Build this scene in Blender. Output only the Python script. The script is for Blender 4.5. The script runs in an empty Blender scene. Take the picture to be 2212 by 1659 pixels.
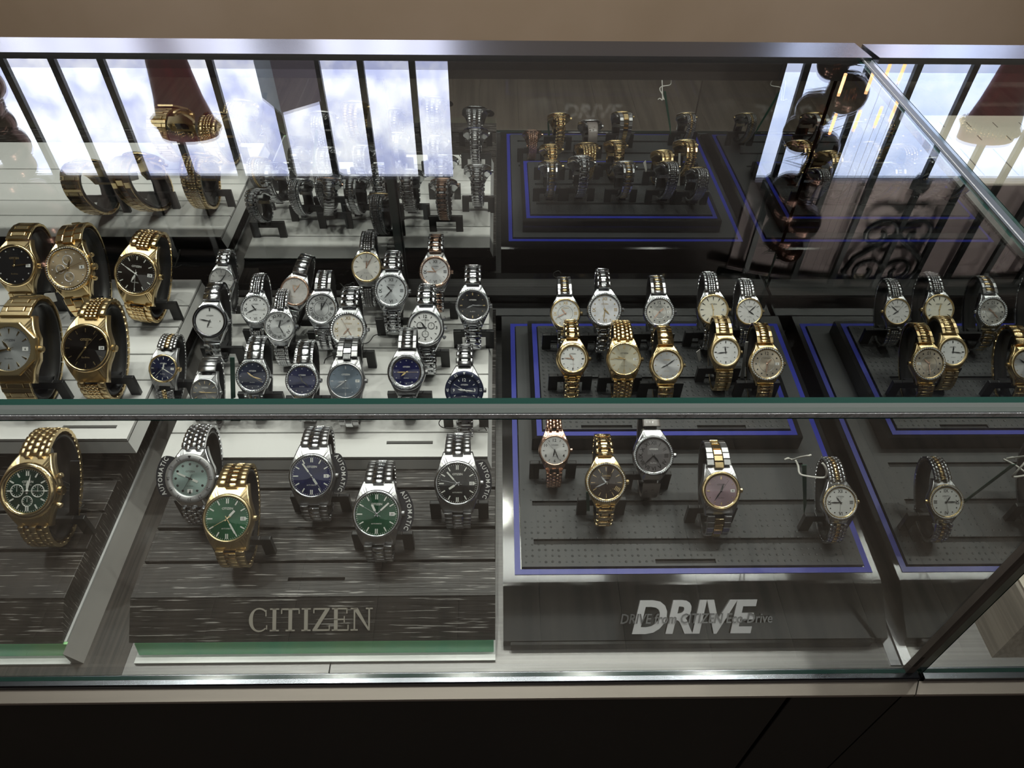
import bpy, bmesh, math, random
from mathutils import Vector, Matrix
from math import sin, cos, tan, pi, radians as RD, atan2, sqrt
random.seed(7)
S = bpy.context.scene
COL = S.collection

# ---------------------------------------------------------------- camera
FPX, PITCH, YAW, ROLL, CAMH = 1557.3, RD(45.76), RD(1.5), RD(.965), .62
fwd = Vector((sin(YAW)*cos(PITCH), cos(YAW)*cos(PITCH), -sin(PITCH)))
rt = Vector((cos(YAW), -sin(YAW), 0)); up = rt.cross(fwd)
rt2 = rt*cos(ROLL)+up*sin(ROLL); up2 = -rt*sin(ROLL)+up*cos(ROLL)
CAM = Vector((0, 0, CAMH))
cd = bpy.data.cameras.new('camera'); cam = bpy.data.objects.new('camera', cd); COL.objects.link(cam)
cd.sensor_fit = 'HORIZONTAL'; cd.sensor_width = 36; cd.lens = 36*FPX/2212; cd.clip_start = .02
cam.matrix_world = Matrix(((rt2.x, up2.x, -fwd.x, 0), (rt2.y, up2.y, -fwd.y, 0), (rt2.z, up2.z, -fwd.z, CAMH), (0, 0, 0, 1)))
S.camera = cam
# ---------------------------------------------------------------- world, lights, exposure
w = bpy.data.worlds.new('room_air'); S.world = w; w.use_nodes = True
w.node_tree.nodes['Background'].inputs[0].default_value = (.9, .85, .8, 1)
w.node_tree.nodes['Background'].inputs[1].default_value = .05
S.view_settings.view_transform = 'Standard'; S.view_settings.look = 'None'
S.view_settings.exposure = 0; S.view_settings.gamma = 1; S.view_settings.use_curve_mapping = False
try:
    S.cycles.use_denoising = True; S.cycles.transparent_max_bounces = 40; S.cycles.max_bounces = 14
    S.cycles.glossy_bounces = 8; S.cycles.diffuse_bounces = 3; S.cycles.sample_clamp_indirect = 6; S.cycles.caustics_reflective = False
    S.cycles.use_light_tree = True
except Exception: pass
def lamp(name, kind, loc, energy, color=(1, .95, .88), size=.05, target=None, **k):
    l = bpy.data.lights.new(name, kind); l.energy = energy; l.color = color
    if kind in ('POINT', 'SPOT'): l.shadow_soft_size = size
    if kind == 'SPOT': l.spot_size = k.get('cone', RD(70)); l.spot_blend = .6
    if kind == 'AREA': l.shape = 'RECTANGLE'; l.size = size; l.size_y = k.get('sy', size)
    o = bpy.data.objects.new(name, l); COL.objects.link(o); o.location = loc
    if target is not None: o.rotation_euler = (Vector(target)-Vector(loc)).to_track_quat('-Z', 'Y').to_euler()
    return o
# ceiling downlights of the shop, two rows over the counter, one over the customers' side
for i, x in enumerate((-1.0, -.55, -.12, .3, .75, 1.2)):
    lamp('downlight', 'SPOT', (x, .98, 1.98), 22, size=.028, target=(x*.8, .5, 0), cone=RD(75))
for i, x in enumerate((-.8, -.3, .2, .7)):
    lamp('downlight', 'SPOT', (x, .42, 1.98), 7, size=.028, target=(x*.7, .45, 0), cone=RD(70))
for x in (-.7, 0, .7):
    lamp('downlight', 'SPOT', (x, -.55, 1.98), 3.5, size=.05, target=(x, -.5, -.6), cone=RD(95))
for x in (-1.3, 0, 1.3):
    lamp('downlight', 'SPOT', (x, 1.55, 1.98), 42, size=.05, target=(x, 2.0, 0), cone=RD(95))

# added soft area lights behind and before the counter, brightening metals and dials
for y, e in ((1.35, 6.5), (-.25, .6), (-1.45, 1.8)):
    for x in (-1.1, 0, 1.1): lamp('added_soft_light', 'AREA', (x, y, 2.0), e, color=(1, .96, .92), size=.8 if y > -1 else 1.0, sy=.18 if y > -1 else .6, target=(x, y, 0))

# ---------------------------------------------------------------- pixel -> surface helpers (pixels of the 2212x1659 photograph)
def ray(px, py): return fwd + rt2*((px-1106)/FPX) - up2*((py-829.5)/FPX)
def onz(px, py, z):
    d = ray(px, py); return CAM + d*((z-CAMH)/d.z)
def ony(px, py, y):
    d = ray(px, py); return CAM + d*(y/d.y)
def refl(px, py, D, T=.34):
    d = ray(px, py); P = CAM + d*((T-CAMH)/d.z); d = Vector((d.x, d.y, -d.z)); return P + d*((D-P.y)/d.y)

# ---------------------------------------------------------------- materials
MATS = {}
def newmat(name):
    m = bpy.data.materials.new(name); m.use_nodes = True; m.node_tree.nodes.clear(); MATS[name] = m
    nt = m.node_tree; out = nt.nodes.new('ShaderNodeOutputMaterial'); return m, nt, out
def mat(name, col, rough=.5, metal=0, spec=.5, coat=0, bump=None, emis=None, estr=0, aniso=None, var=None, sheen=0):
    """bump=(type, scale vec, strength, dist)  var=(scale vec, colour2, lo, hi)"""
    m, nt, out = newmat(name); b = nt.nodes.new('ShaderNodeBsdfPrincipled'); L = nt.links.new
    L(b.outputs[0], out.inputs[0])
    b.inputs['Base Color'].default_value = (*col, 1); b.inputs['Roughness'].default_value = rough
    b.inputs['Metallic'].default_value = metal; b.inputs['Specular IOR Level'].default_value = spec
    b.inputs['Coat Weight'].default_value = coat; b.inputs['Coat Roughness'].default_value = .05
    b.inputs['Sheen Weight'].default_value = sheen
    if emis: b.inputs['Emission Color'].default_value = (*emis, 1); b.inputs['Emission Strength'].default_value = estr
    def coord(scale):
        tc = nt.nodes.new('ShaderNodeTexCoord'); mp = nt.nodes.new('ShaderNodeMapping'); mp.inputs['Scale'].default_value = scale
        L(tc.outputs['Object'], mp.inputs[0]); return mp.outputs[0]
    if var:
        n = nt.nodes.new('ShaderNodeTexNoise'); n.inputs['Scale'].default_value = 1; n.inputs['Detail'].default_value = 5
        L(coord(var[0]), n.inputs['Vector'])
        r = nt.nodes.new('ShaderNodeValToRGB'); r.color_ramp.elements[0].position = var[2]; r.color_ramp.elements[1].position = var[3]
        r.color_ramp.elements[0].color = (*col, 1); r.color_ramp.elements[1].color = (*var[1], 1)
        L(n.outputs[0], r.inputs[0]); L(r.outputs[0], b.inputs['Base Color'])
        if len(var) > 4:
            r2 = nt.nodes.new('ShaderNodeMapRange'); r2.inputs[1].default_value = var[2]; r2.inputs[2].default_value = var[3]
            r2.inputs[3].default_value = rough; r2.inputs[4].default_value = var[4]; L(n.outputs[0], r2.inputs[0]); L(r2.outputs[0], b.inputs['Roughness'])
    if bump:
        if bump[0] == 'noise':
            n = nt.nodes.new('ShaderNodeTexNoise'); n.inputs['Scale'].default_value = 1; n.inputs['Detail'].default_value = 4; o = n.outputs[0]
            L(coord(bump[1]), n.inputs['Vector'])
        else:
            n = nt.nodes.new('ShaderNodeTexVoronoi'); n.inputs['Scale'].default_value = 1; n.inputs['Randomness'].default_value = bump[4]
            L(coord(bump[1]), n.inputs['Vector']); r = nt.nodes.new('ShaderNodeMapRange')
            r.inputs[1].default_value = .05; r.inputs[2].default_value = .22; L(n.outputs['Distance'], r.inputs[0]); o = r.outputs[0]
        bp = nt.nodes.new('ShaderNodeBump'); bp.inputs['Strength'].default_value = bump[2]; bp.inputs['Distance'].default_value = bump[3]
        L(o, bp.inputs['Height']); L(bp.outputs[0], b.inputs['Normal'])
    if aniso:
        b.inputs['Anisotropic'].default_value = aniso; t = nt.nodes.new('ShaderNodeTangent'); t.direction_type = 'RADIAL'; t.axis = 'Z'
        L(t.outputs[0], b.inputs['Tangent'])
    return m
def glass(name, tint, refl_tint=(1, 1, 1), ior=1.5):
    m, nt, out = newmat(name); L = nt.links.new
    g = nt.nodes.new('ShaderNodeNewGeometry'); mr = nt.nodes.new('ShaderNodeMapRange')
    mr.inputs[3].default_value = ior; mr.inputs[4].default_value = 1/ior; L(g.outputs['Backfacing'], mr.inputs[0])
    f = nt.nodes.new('ShaderNodeFresnel'); L(mr.outputs[0], f.inputs[0])
    t = nt.nodes.new('ShaderNodeBsdfTransparent'); t.inputs[0].default_value = (*tint, 1)
    gl = nt.nodes.new('ShaderNodeBsdfGlossy'); gl.inputs['Roughness'].default_value = 0; gl.inputs[0].default_value = (*refl_tint, 1)
    mx = nt.nodes.new('ShaderNodeMixShader'); L(f.outputs[0], mx.inputs[0]); L(t.outputs[0], mx.inputs[1]); L(gl.outputs[0], mx.inputs[2])
    L(mx.outputs[0], out.inputs[0]); return m
def mirror(name, col):
    m, nt, out = newmat(name); gl = nt.nodes.new('ShaderNodeBsdfGlossy'); gl.inputs['Roughness'].default_value = 0.0
    gl.inputs[0].default_value = (*col, 1); nt.links.new(gl.outputs[0], out.inputs[0]); return m
M_GLASS = glass('clear_glass', (.965, .985, .975)); M_CRYSTAL = glass('watch_crystal', (.99, .99, .99))
M_MIRROR = mirror('mirror_silver', (.87, .88, .875)); M_SIDEMIR = mirror('side_mirror_silver', (.66, .67, .66))
M_EDGE = mat('green_glass_edge', (.01, .045, .035), .12, 0, .6, coat=.6)
M_EDGE3 = mat('joint_edge', (.06, .07, .07), .3, .2, .4)
M_EDGE2 = mat('grey_glass_edge', (.10, .115, .11), .6, 0, .12, bump=('noise', (8, 300, 300), .15, .001))
M_SEAL = mat('clear_seal', (.42, .44, .46), .14, 0, .7, bump=('noise', (250, 160, 160), .8, .004))
STEEL = mat('steel', (.66, .67, .69), .17, 1); STEEL_B = mat('brushed_steel', (.42, .42, .43), .33, 1)
GOLD = mat('gold', (.90, .69, .37), .17, 1); GOLD_B = mat('brushed_gold', (.68, .53, .30), .32, 1)
ROSE = mat('rose_gold', (.80, .53, .40), .17, 1); DARKST = mat('dark_steel', (.12, .12, .13), .2, 1)
METAL = dict(s=STEEL, S=STEEL_B, g=GOLD, G=GOLD_B, r=ROSE, d=DARKST)
M_ALU = mat('brushed_aluminium', (.13, .128, .126), .36, .9, bump=('noise', (6, 900, 900), .15, .0004), var=((3, 400, 400), (.18, .176, .175), .3, .7))
M_ALU_TOP = mat('aluminium_rail', (.30, .30, .315), .25, 1, bump=('noise', (3, 700, 700), .06, .0003))
M_CHAN = mat('dark_channel', (.16, .17, .19), .22, 1)
M_LEDGE = mat('champagne_ledge', (.25, .215, .185), .40, .3, bump=('noise', (3, 500, 500), .1, .0004), var=((5, 60, 60), (.215, .185, .16), .4, .75))
M_BLACK = mat('black_lacquer', (.010, .010, .010), .10, 0, .5, coat=.5)
M_BASEBLK = mat('black_cabinet', (.006, .0055, .006), .5, 0, .2, var=((4, 4, 2), (.010, .008, .008), .4, .8))
M_INSERT = mat('charcoal_leatherette', (.036, .038, .040), .48, 0, .45, bump=('vor', (165, 165, 30), .55, .0012, .12))
M_BLUE = mat('blue_inlay', (.020, .028, .29), .35, 0, .5)
M_PLASTIC = mat('black_plastic', (.022, .022, .023), .38, 0, .5)
M_WHITE = mat('white_laminate', (.76, .755, .74), .3, 0, .5)
M_WHITE_B = mat('white_acrylic', (.82, .83, .83), .2, 0, .5)
M_GREEN = mat('mint_green_film', (.30, .90, .55), .2, 0, .5, var=((12, 12, 12), (.45, .92, .42), .45, .7))
M_SLOT = mat('slot_dark', (.012, .012, .012), .8)
M_SLOTG = mat('slot_grey', (.10, .10, .10), .8)
M_WOOD = mat('black_ash_wood', (.026, .022, .020), .42, 0, .4, var=((26, 900, 60), (.40, .38, .36), .615, .665, .25), bump=('noise', (14, 420, 60), .5, .0012))
M_PLATE = mat('brushed_letter_plate', (.62, .61, .63), .38, .8, bump=('noise', (6, 900, 900), .1, .0003))
M_SIGN = mat('bronze_letter', (.50, .46, .40), .4, .35)
M_CLEAR = glass('clear_gel_letter', (.9, .9, .9))
M_PRINTK = mat('black_print', (.012, .012, .014), .4); M_PRINTW = mat('white_print', (.8, .8, .78), .4); M_PRINTG = mat('gold_print', (.55, .40, .20), .35, .6)
M_PRINTB = mat('blue_hand', (.05, .1, .5), .3, .6); M_LUME = mat('lume', (.82, .83, .78), .35, .1)
M_CARD = mat('black_card', (.015, .016, .022), .35); M_THREAD = mat('black_thread', (.01, .01, .01), .6); M_CORD = mat('white_cord', (.75, .73, .68), .6)
M_PAPER = mat('white_paper_tag', (.75, .73, .68), .6); M_GTAG = mat('dark_green_tag', (.015, .10, .065), .35)
M_GEM = mat('clear_stones', (.85, .87, .9), .08, .55, 1)
M_CREAM = mat('cream_leatherette', (.70, .64, .54), .5, 0, .4); M_TAUPE = mat('taupe_grain', (.33, .29, .25), .5, 0, .4, var=((300, 8, 300), (.24, .21, .18), .4, .6))
M_BEIGE = mat('beige_wall', (.47, .37, .265), .7, 0, .3, var=((1.2, 1, 1), (.58, .47, .36), .4, .6))
M_BROWNW = mat('brown_wall', (.085, .070, .062), .6, 0, .3); M_CEIL = mat('grey_ceiling', (.18, .165, .15), .8)
M_FLOOR = mat('grey_wood_floor', (.24, .20, .165), .38, 0, .4, var=((30, 1.2, 1), (.14, .117, .098), .36, .68))
M_IRON = mat('black_iron', (.012, .014, .013), .4, .3); M_REDV = mat('red_velvet', (.13, .004, .010), .55, 0, .3, sheen=.5, var=((50, 50, 5), (.20, .006, .015), .4, .7))
M_BALL = mat('bronze_bauble', (.07, .035, .025), .18, .8); M_FIR = mat('dark_fir', (.01, .018, .012), .7)
M_GIFT = mat('mauve_box', (.26, .23, .32), .5); M_GIFT2 = mat('pale_blue_box', (.42, .52, .62), .5)
def panel_mat(name, c1, c2, strength):
    m, nt, out = newmat(name); L = nt.links.new
    tc = nt.nodes.new('ShaderNodeTexCoord'); n = nt.nodes.new('ShaderNodeTexNoise'); n.inputs['Scale'].default_value = 9; n.inputs['Detail'].default_value = 5
    L(tc.outputs['Object'], n.inputs['Vector']); r = nt.nodes.new('ShaderNodeValToRGB')
    r.color_ramp.elements[0].position = .36; r.color_ramp.elements[1].position = .60
    r.color_ramp.elements[0].color = (*c1, 1); r.color_ramp.elements[1].color = (*c2, 1); L(n.outputs[0], r.inputs[0])
    e = nt.nodes.new('ShaderNodeEmission'); e.inputs[1].default_value = strength; L(r.outputs[0], e.inputs[0]); L(e.outputs[0], out.inputs[0]); return m
M_SKYL = panel_mat('backlit_snow_panel', (.44, .48, .74), (.90, .92, 1), 5.0)
M_SKYR = panel_mat('backlit_blue_panel', (.50, .60, .88), (.66, .74, .98), 4.6)
def dialmat(name, col, sun=True, pearl=False):
    if name in MATS: return MATS[name]
    if pearl: return mat(name, col, .25, .1, .6, coat=.4, var=((1.5, 1.5, 1), tuple(min(1, c*1.25) for c in col), .4, .6))
    return mat(name, col, .34 if sun else .4, .75 if sun else .05, .5, aniso=.85 if sun else None, coat=.15)

# ---------------------------------------------------------------- object helpers
def tag(o, label=None, cat=None, group=None, kind=None):
    if label: o['label'] = label
    if cat: o['category'] = cat
    if group: o['group'] = group
    if kind: o['kind'] = kind
    return o
def empty(name, loc=(0, 0, 0), **k):
    o = bpy.data.objects.new(name, None); COL.objects.link(o); o.location = loc; o.empty_display_size = .02
    return tag(o, **k)
def link(name, me, parent=None, loc=None, m=None):
    o = bpy.data.objects.new(name, me); COL.objects.link(o)
    if parent is not None: o.parent = parent
    if m is not None: o.matrix_local = m
    elif loc is not None: o.location = loc
    return o
class MB:
    def __init__(s): s.v = []; s.f = []; s.mi = []; s.sm = []
    def add(s, vs, fs, mi=0, sm=False):
        b = len(s.v); s.v += [tuple(v) for v in vs]
        for f in fs: s.f.append(tuple(b+i for i in f)); s.mi.append(mi); s.sm.append(sm)
    def box(s, x0, x1, y0, y1, z0, z1, mi=0):
        s.add([(x, y, z) for z in (z0, z1) for y in (y0, y1) for x in (x0, x1)],
              [(0, 2, 3, 1), (4, 5, 7, 6), (0, 1, 5, 4), (2, 6, 7, 3), (0, 4, 6, 2), (1, 3, 7, 5)], mi)
    def cbox(s, x0, x1, y0, y1, z0, z1, c, mi=0):       # box with chamfered top edges and corners
        def ring(d, z): return [(x0+d, y0+d, z), (x1-d, y0+d, z), (x1-d, y1-d, z), (x0+d, y1-d, z)]
        s.add(ring(0, z0)+ring(0, z1-c)+ring(c*.3, z1-c*.3)+ring(c, z1),
              [(3, 2, 1, 0), (12, 13, 14, 15)]+[(r*4+i, r*4+(i+1) % 4, r*4+4+(i+1) % 4, r*4+4+i) for r in range(3) for i in range(4)], mi)
    def prism(s, pts, z0, z1, mi=0, mt=None):               # pts ccw (x,y)
        n = len(pts); s.add([(x, y, z0) for x, y in pts]+[(x, y, z1) for x, y in pts], [tuple(range(n-1, -1, -1))], mi)
        b = len(s.v)-2*n; s.f.append(tuple(b+n+i for i in range(n))); s.mi.append(mi if mt is None else mt); s.sm.append(False)
        for i in range(n): s.f.append((b+i, b+(i+1) % n, b+n+(i+1) % n, b+n+i)); s.mi.append(mi); s.sm.append(False)
    def prof_x(s, prof, x0, x1, mi=0, sm=False):            # profile (y,z) ccw seen from +x, extruded along x
        n = len(prof); b = len(s.v); s.v += [(x0, y, z) for y, z in prof]+[(x1, y, z) for y, z in prof]
        s.f.append(tuple(b+i for i in range(n-1, -1, -1))); s.f.append(tuple(b+n+i for i in range(n))); s.mi += [mi]*2; s.sm += [False]*2
        for i in range(n): s.f.append((b+i, b+(i+1) % n, b+n+(i+1) % n, b+n+i)); s.mi.append(mi); s.sm.append(sm)
    def lathe(s, prof, n=32, mi=0, sm=True, a0=0, a1=2*pi, cx=0, cy=0):   # prof [(r,z)]
        b = len(s.v); full = abs(a1-a0-2*pi) < 1e-6; m = n if full else n+1
        for i in range(m):
            a = a0+(a1-a0)*i/n
            for r, z in prof: s.v.append((cx+r*cos(a), cy+r*sin(a), z))
        k = len(prof)
        for i in range(n):
            j = (i+1) % m
            for q in range(k-1):
                s.f.append((b+i*k+q, b+j*k+q, b+j*k+q+1, b+i*k+q+1)); s.mi.append(mi); s.sm.append(sm)
    def tube(s, pts, r, n=6, mi=0, closed=False):
        b = len(s.v); pts = [Vector(p) for p in pts]; N = len(pts)
        for i, p in enumerate(pts):
            t = (pts[(i+1) % N if closed else min(i+1, N-1)]-pts[(i-1) % N if closed else max(i-1, 0)]).normalized()
            a = t.cross(Vector((.13, .2, 1))); a.normalize(); c = t.cross(a)
            rr = r[i] if isinstance(r, (list, tuple)) else r
            for k in range(n): s.v.append(tuple(p+(a*cos(2*pi*k/n)+c*sin(2*pi*k/n))*rr))
        for i in range(N if closed else N-1):
            j = (i+1) % N
            for k in range(n): s.f.append((b+i*n+k, b+i*n+(k+1) % n, b+j*n+(k+1) % n, b+j*n+k)); s.mi.append(mi); s.sm.append(True)
        if not closed: s.f += [tuple(b+k for k in range(n-1, -1, -1)), tuple(b+(N-1)*n+k for k in range(n))]; s.mi += [mi]*2; s.sm += [False]*2
    def mesh(s, name, mats):
        me = bpy.data.meshes.new(name); me.from_pydata(s.v, [], s.f); me.polygons.foreach_set('material_index', s.mi)
        me.polygons.foreach_set('use_smooth', s.sm)
        for m in (mats if isinstance(mats, (list, tuple)) else [mats]): me.materials.append(m)
        bm = bmesh.new(); bm.from_mesh(me); bmesh.ops.recalc_face_normals(bm, faces=bm.faces); bm.to_mesh(me); bm.free()
        me.update(); return me
    def obj(s, name, mats, parent=None, loc=None, m=None): return link(name, s.mesh(name, mats), parent, loc, m)
def slab(mb, x0, x1, ys, z0, z1f, holes=(), mi=0, gap=None):
    """flat plate with rectangular through-holes; z1f(y) top height"""
    xs = sorted({x0, x1, *[h[0] for h in holes], *[h[1] for h in holes]}); yy = sorted({ys[0], ys[1], *[h[2] for h in holes], *[h[3] for h in holes]})
    inh = lambda x, y: any(h[0] < x < h[1] and h[2] < y < h[3] for h in holes)
    for a, b in zip(yy, yy[1:]):
        run = None
        for c, d in list(zip(xs, xs[1:]))+[(None, None)]:
            solid = c is not None and not inh((c+d)/2, (a+b)/2)
            if solid: run = (run[0], d) if run else (c, d)
            elif run:
                X0, X1 = run; zf = z1f
                mb.add([(X0, a, z0(a)), (X1, a, z0(a)), (X1, b, z0(b)), (X0, b, z0(b)), (X0, a, zf(a)), (X1, a, zf(a)), (X1, b, zf(b)), (X0, b, zf(b))],
                       [(3, 2, 1, 0), (4, 5, 6, 7), (0, 1, 5, 4), (1, 2, 6, 5), (2, 3, 7, 6), (3, 0, 4, 7)], mi); run = None
TXT = {}
def text_mesh(s, material, bold=0, shear=0, extrude=0, res=1, key=''):
    k = (s, material.name, bold, shear, extrude, key)
    if k in TXT: return TXT[k]
    cu = bpy.data.curves.new('lettering', 'FONT'); cu.body = s; cu.align_x = 'CENTER'; cu.align_y = 'CENTER'; cu.size = 1; cu.offset = bold
    cu.shear = shear; cu.extrude = extrude; cu.resolution_u = res; cu.fill_mode = 'BOTH' if extrude else 'FRONT'
    o = bpy.data.objects.new('lettering', cu); COL.objects.link(o); dg = bpy.context.evaluated_depsgraph_get(); dg.update()
    me = bpy.data.meshes.new_from_object(o.evaluated_get(dg)); me.materials.clear(); me.materials.append(material)
    xs = [v.co.x for v in me.vertices]; ysl = [v.co.y for v in me.vertices]
    cx, cy = (max(xs)+min(xs))/2, (max(ysl)+min(ysl))/2
    for v in me.vertices: v.co.x -= cx; v.co.y -= cy
    me['w'] = max(xs)-min(xs); me['h'] = max(ysl)-min(ysl)
    bpy.data.objects.remove(o); bpy.data.curves.remove(cu); TXT[k] = me; return me
def join_mesh(name, items, mats):
    """items: (mesh, matrix, material index) -> one mesh"""
    mb = MB()
    for me, M, mi in items: mb.add([M @ v.co for v in me.vertices], [tuple(p.vertices) for p in me.polygons], mi)
    me = bpy.data.meshes.new(name); me.from_pydata(mb.v, [], mb.f); me.polygons.foreach_set('material_index', mb.mi)
    for m in mats: me.materials.append(m)
    me.update(); return me
T3 = Matrix.Translation; 
def RZ(a): return Matrix.Rotation(a, 4, 'Z')
def RX(a): return Matrix.Rotation(a, 4, 'X')
def SC(x, y=None, z=None): return Matrix.Diagonal((x, x if y is None else y, x if z is None else z, 1))

# ================================================================ ROOM
ZF, ZC, YW = -.62, 2.02, 2.2
def struct(name, mb, m): return tag(mb.obj(name, m), kind='structure')
fl = MB(); fl.box(-3, 3.4, -2.2, 2.35, ZF-.05, ZF-.006); struct('floor', fl, M_FLOOR)
flo = bpy.data.objects['floor']
pm = MB(); pm.cbox(-.0748, .0748, -.5515, .5515, -.006, 0, .0005); pme = pm.mesh('floor_board', M_FLOOR)
for ix in range(-12, 13):
    for iy in range(2):
        link('floor_board', pme, flo, (ix*.15, -1.35+iy*1.104+(.3 if ix % 2 else 0)-.0, ZF))
c = MB(); c.box(-3, 3.4, -2.2, 2.35, ZC, ZC+.05); struct('ceiling', c, M_CEIL)
# back wall: beige below, dark brown above, two backlit window openings
WL, WR, ZT = (-1.95, -.139), (.857, 2.75), 1.319
b = MB(); b.box(-3, 3.4, YW, YW+.12, ZF, .70); b.box(-3, 3.4, YW-.02, YW, .66, .70); struct('wall_back', b, M_BEIGE)
b = MB()
b.box(-3, WL[0], YW, YW+.12, .70, ZC); b.box(WL[1], WR[0], YW, YW+.12, .70, ZC); b.box(WR[1], 3.4, YW, YW+.12, .70, ZC)
b.box(WL[0], WL[1], YW, YW+.12, ZT, ZC); b.box(WR[0], WR[1], YW, YW+.12, ZT, ZC); struct('wall_back_upper', b, M_BROWNW)
b = MB(); b.box(-3.1, -3, -2.2, 2.35, ZF, ZC); struct('wall_left', b, M_BEIGE)
b = MB(); b.box(3.4, 3.5, -2.2, 2.35, ZF, ZC); struct('wall_right', b, M_BEIGE)
b = MB(); b.box(-3, 3.4, -2.3, -2.2, ZF, ZC); struct('wall_front', b, M_BROWNW)
for nm, (x0, x1), mm in (('window_1', WL, M_SKYL), ('window_2', WR, M_SKYR)):
    b = MB(); b.box(x0, x1, YW+.02, YW+.04, .70, ZT); wo = struct(nm, b, mm)
    f = MB(); f.box(x0, x1, YW-.012, YW+.02, .70, .715); f.box(x0, x0+.012, YW-.012, YW+.02, .715, ZT); f.box(x1-.012, x1, YW-.012, YW+.02, .715, ZT)
    f.obj('window_frame', M_BROWNW, wo)
M_NICHE = mat('mauve_niche_wall', (.40, .33, .32), .7)
b = MB(); b.box(WR[0]-.0, WR[1], YW-.012, YW-.001, ZT, 1.72); tag(b.obj('trim_1', M_NICHE), kind='structure')
for x in (1.1, 1.6, 2.1): lamp('added_niche_fill', 'SPOT', (x, 1.5, 1.98), 14, size=.02, target=(x, YW, 1.5), cone=RD(60))  # spots added only to brighten the niche wall
# wrought iron grilles in front of the windows
def scroll(mb, cx, cz, s, fx, fz):
    pts = []
    for i in range(34):
        t = i/33; a = t*2.3*pi; r = .085*s*(1-t*.78)
        pts.append((cx+fx*(r*cos(a)-.085*s), YW-.06, cz+fz*(r*sin(a))))
    mb.tube(pts, .011*s**.5, 6)
def grille(name, xs, zt, label, arcs):
    g = empty(name, (sum(xs)/len(xs), YW-.06, .70), label=label, cat='iron grille')
    off = -Vector(g.location)
    for x in xs:
        b = MB(); b.box(x-.0095, x+.0095, YW-.066, YW-.050, .70, zt-.09*((x-sum(xs)/len(xs))/(xs[-1]-xs[0])*2)**2)
        b.obj('bar', M_IRON, g, off)
    b = MB(); n = 24; x0, x1 = xs[0]-.1, xs[-1]+.1
    b.tube([(x0+(x1-x0)*i/n, YW-.06, zt-.10*((i/n)*2-1)**2) for i in range(n+1)], .02, 6); b.obj('top_rail', M_IRON, g, off)
    for cx in arcs:
        for fx in (-1, 1):
            b = MB(); scroll(b, cx, 1.50, .8, -fx, -1); b.obj('scroll', M_IRON, g, off)
            b = MB(); scroll(b, cx, 1.66, .7, -fx, -1); b.obj('scroll', M_IRON, g, off)
            b = MB(); b.tube([(cx+fx*.002, YW-.06, 1.50), (cx+fx*.05, YW-.06, 1.54), (cx+fx*.12, YW-.06, 1.60), (cx+fx*.14, YW-.06, 1.66), (cx+fx*.10, YW-.06, 1.72)], .012, 6); b.obj('scroll', M_IRON, g, off)
    for x in xs[::3]:
        b = MB(); b.lathe([(.0, -.035), (.034, -.02), (.034, .02), (0, .035)], 4, sm=False)
        b.obj('collar', M_IRON, g, off+Vector((x, YW-.06, 1.30)))
    return g
grille('iron_grille', [-1.83, -1.70, -1.566, -1.432, -1.288, -1.148, -.998, -.837, -.67, -.53, -.402, -.252], 1.62, 'black iron bar grille before the white backlit window on the left', [])
grille('iron_grille', [.91, 1.095, 1.243, 1.412, 1.55, 1.675, 1.81, 1.95, 2.09, 2.23], 1.76, 'black iron bar grille with scrolls before the blue backlit window', [1.412])
def bust(x, label):
    zb = .70
    t = empty('necklace_bust', (x, YW-.14, zb), label=label, cat='display bust')
    b = MB(); prof = [(.0, 0), (.052, 0), (.05, .03), (.055, .16), (.07, .28), (.088, .36), (.085, .40), (.0, .42)]
    b.lathe(prof, 24); o = b.obj('body', M_REDV, t); o.scale = (1, .55, 1)
    rnd = random.Random(int(x*100)); b = MB()
    for k in range(46):
        a = 2*pi*k/46
        q = MB(); q.lathe([(0, -.011), (.011, 0), (0, .011)], 5, sm=True)
        b.add([(v[0]+.09*cos(a), v[1]+.055*sin(a), v[2]+.355+.012*rnd.random()+.012*cos(a)) for v in q.v], q.f, 0, True)
    tag(b.obj('bead_strings', GOLD, t), kind='stuff')
    return t
bust(-.925, 'red velvet necklace bust with gold beads before the white window'); bust(1.49, 'red velvet necklace bust before the blue window')
t = empty('gift_box', (-.60, YW-.14, .70), label='faceted mauve and pale blue gift box standing before the white window', cat='box')
b = MB(); b.box(-.062, .062, -.062, .062, 0, .29, 0); b.mi = [1 if i in (4,) else 0 for i in range(6)]; o = b.obj('box', [M_GIFT, M_GIFT2], t); o.rotation_euler[2] = RD(38)
def garland(x, seed, label):
    t = empty('bauble_garland', (x, YW-.15, .70), label=label, cat='garland'); r = random.Random(seed)
    b = MB(); b.tube([(0, 0, ZC-.70), (0, 0, .05)], .004, 5); b.obj('string', M_FIR, t)
    for k in range(13):
        rr = r.uniform(.045, .068); q = MB(); q.lathe([(rr*sin(pi*i/10), rr*cos(pi*i/10)) for i in range(11)], 16)
        q.obj('bauble', M_BALL, t, (r.uniform(-.05, .05), r.uniform(-.03, .03), .06+k*.062))
    q = MB()
    for k in range(90):
        z = r.uniform(.05, .85); a = r.uniform(0, 2*pi); l = r.uniform(.06, .11)
        q.tube([(0, 0, z), (l*cos(a), l*.5*sin(a), z+r.uniform(-.03, .03))], [.004, .0005], 3)
    tag(q.obj('fir_needles', M_FIR, t), kind='stuff'); return t
garland(-1.50, 3, 'bronze bauble garland hanging left of the white window bars'); garland(.96, 5, 'bronze bauble garland hanging between brown pillar and blue window')
t = empty('pendant_lamp', (1.17, YW-.35, ZC), label='pendant lamp of slim warm tubes near the blue window', cat='lamp')
M_BULB = mat('warm_bulb', (1, .6, .3), .4, emis=(1, .5, .22), estr=9)
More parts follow.
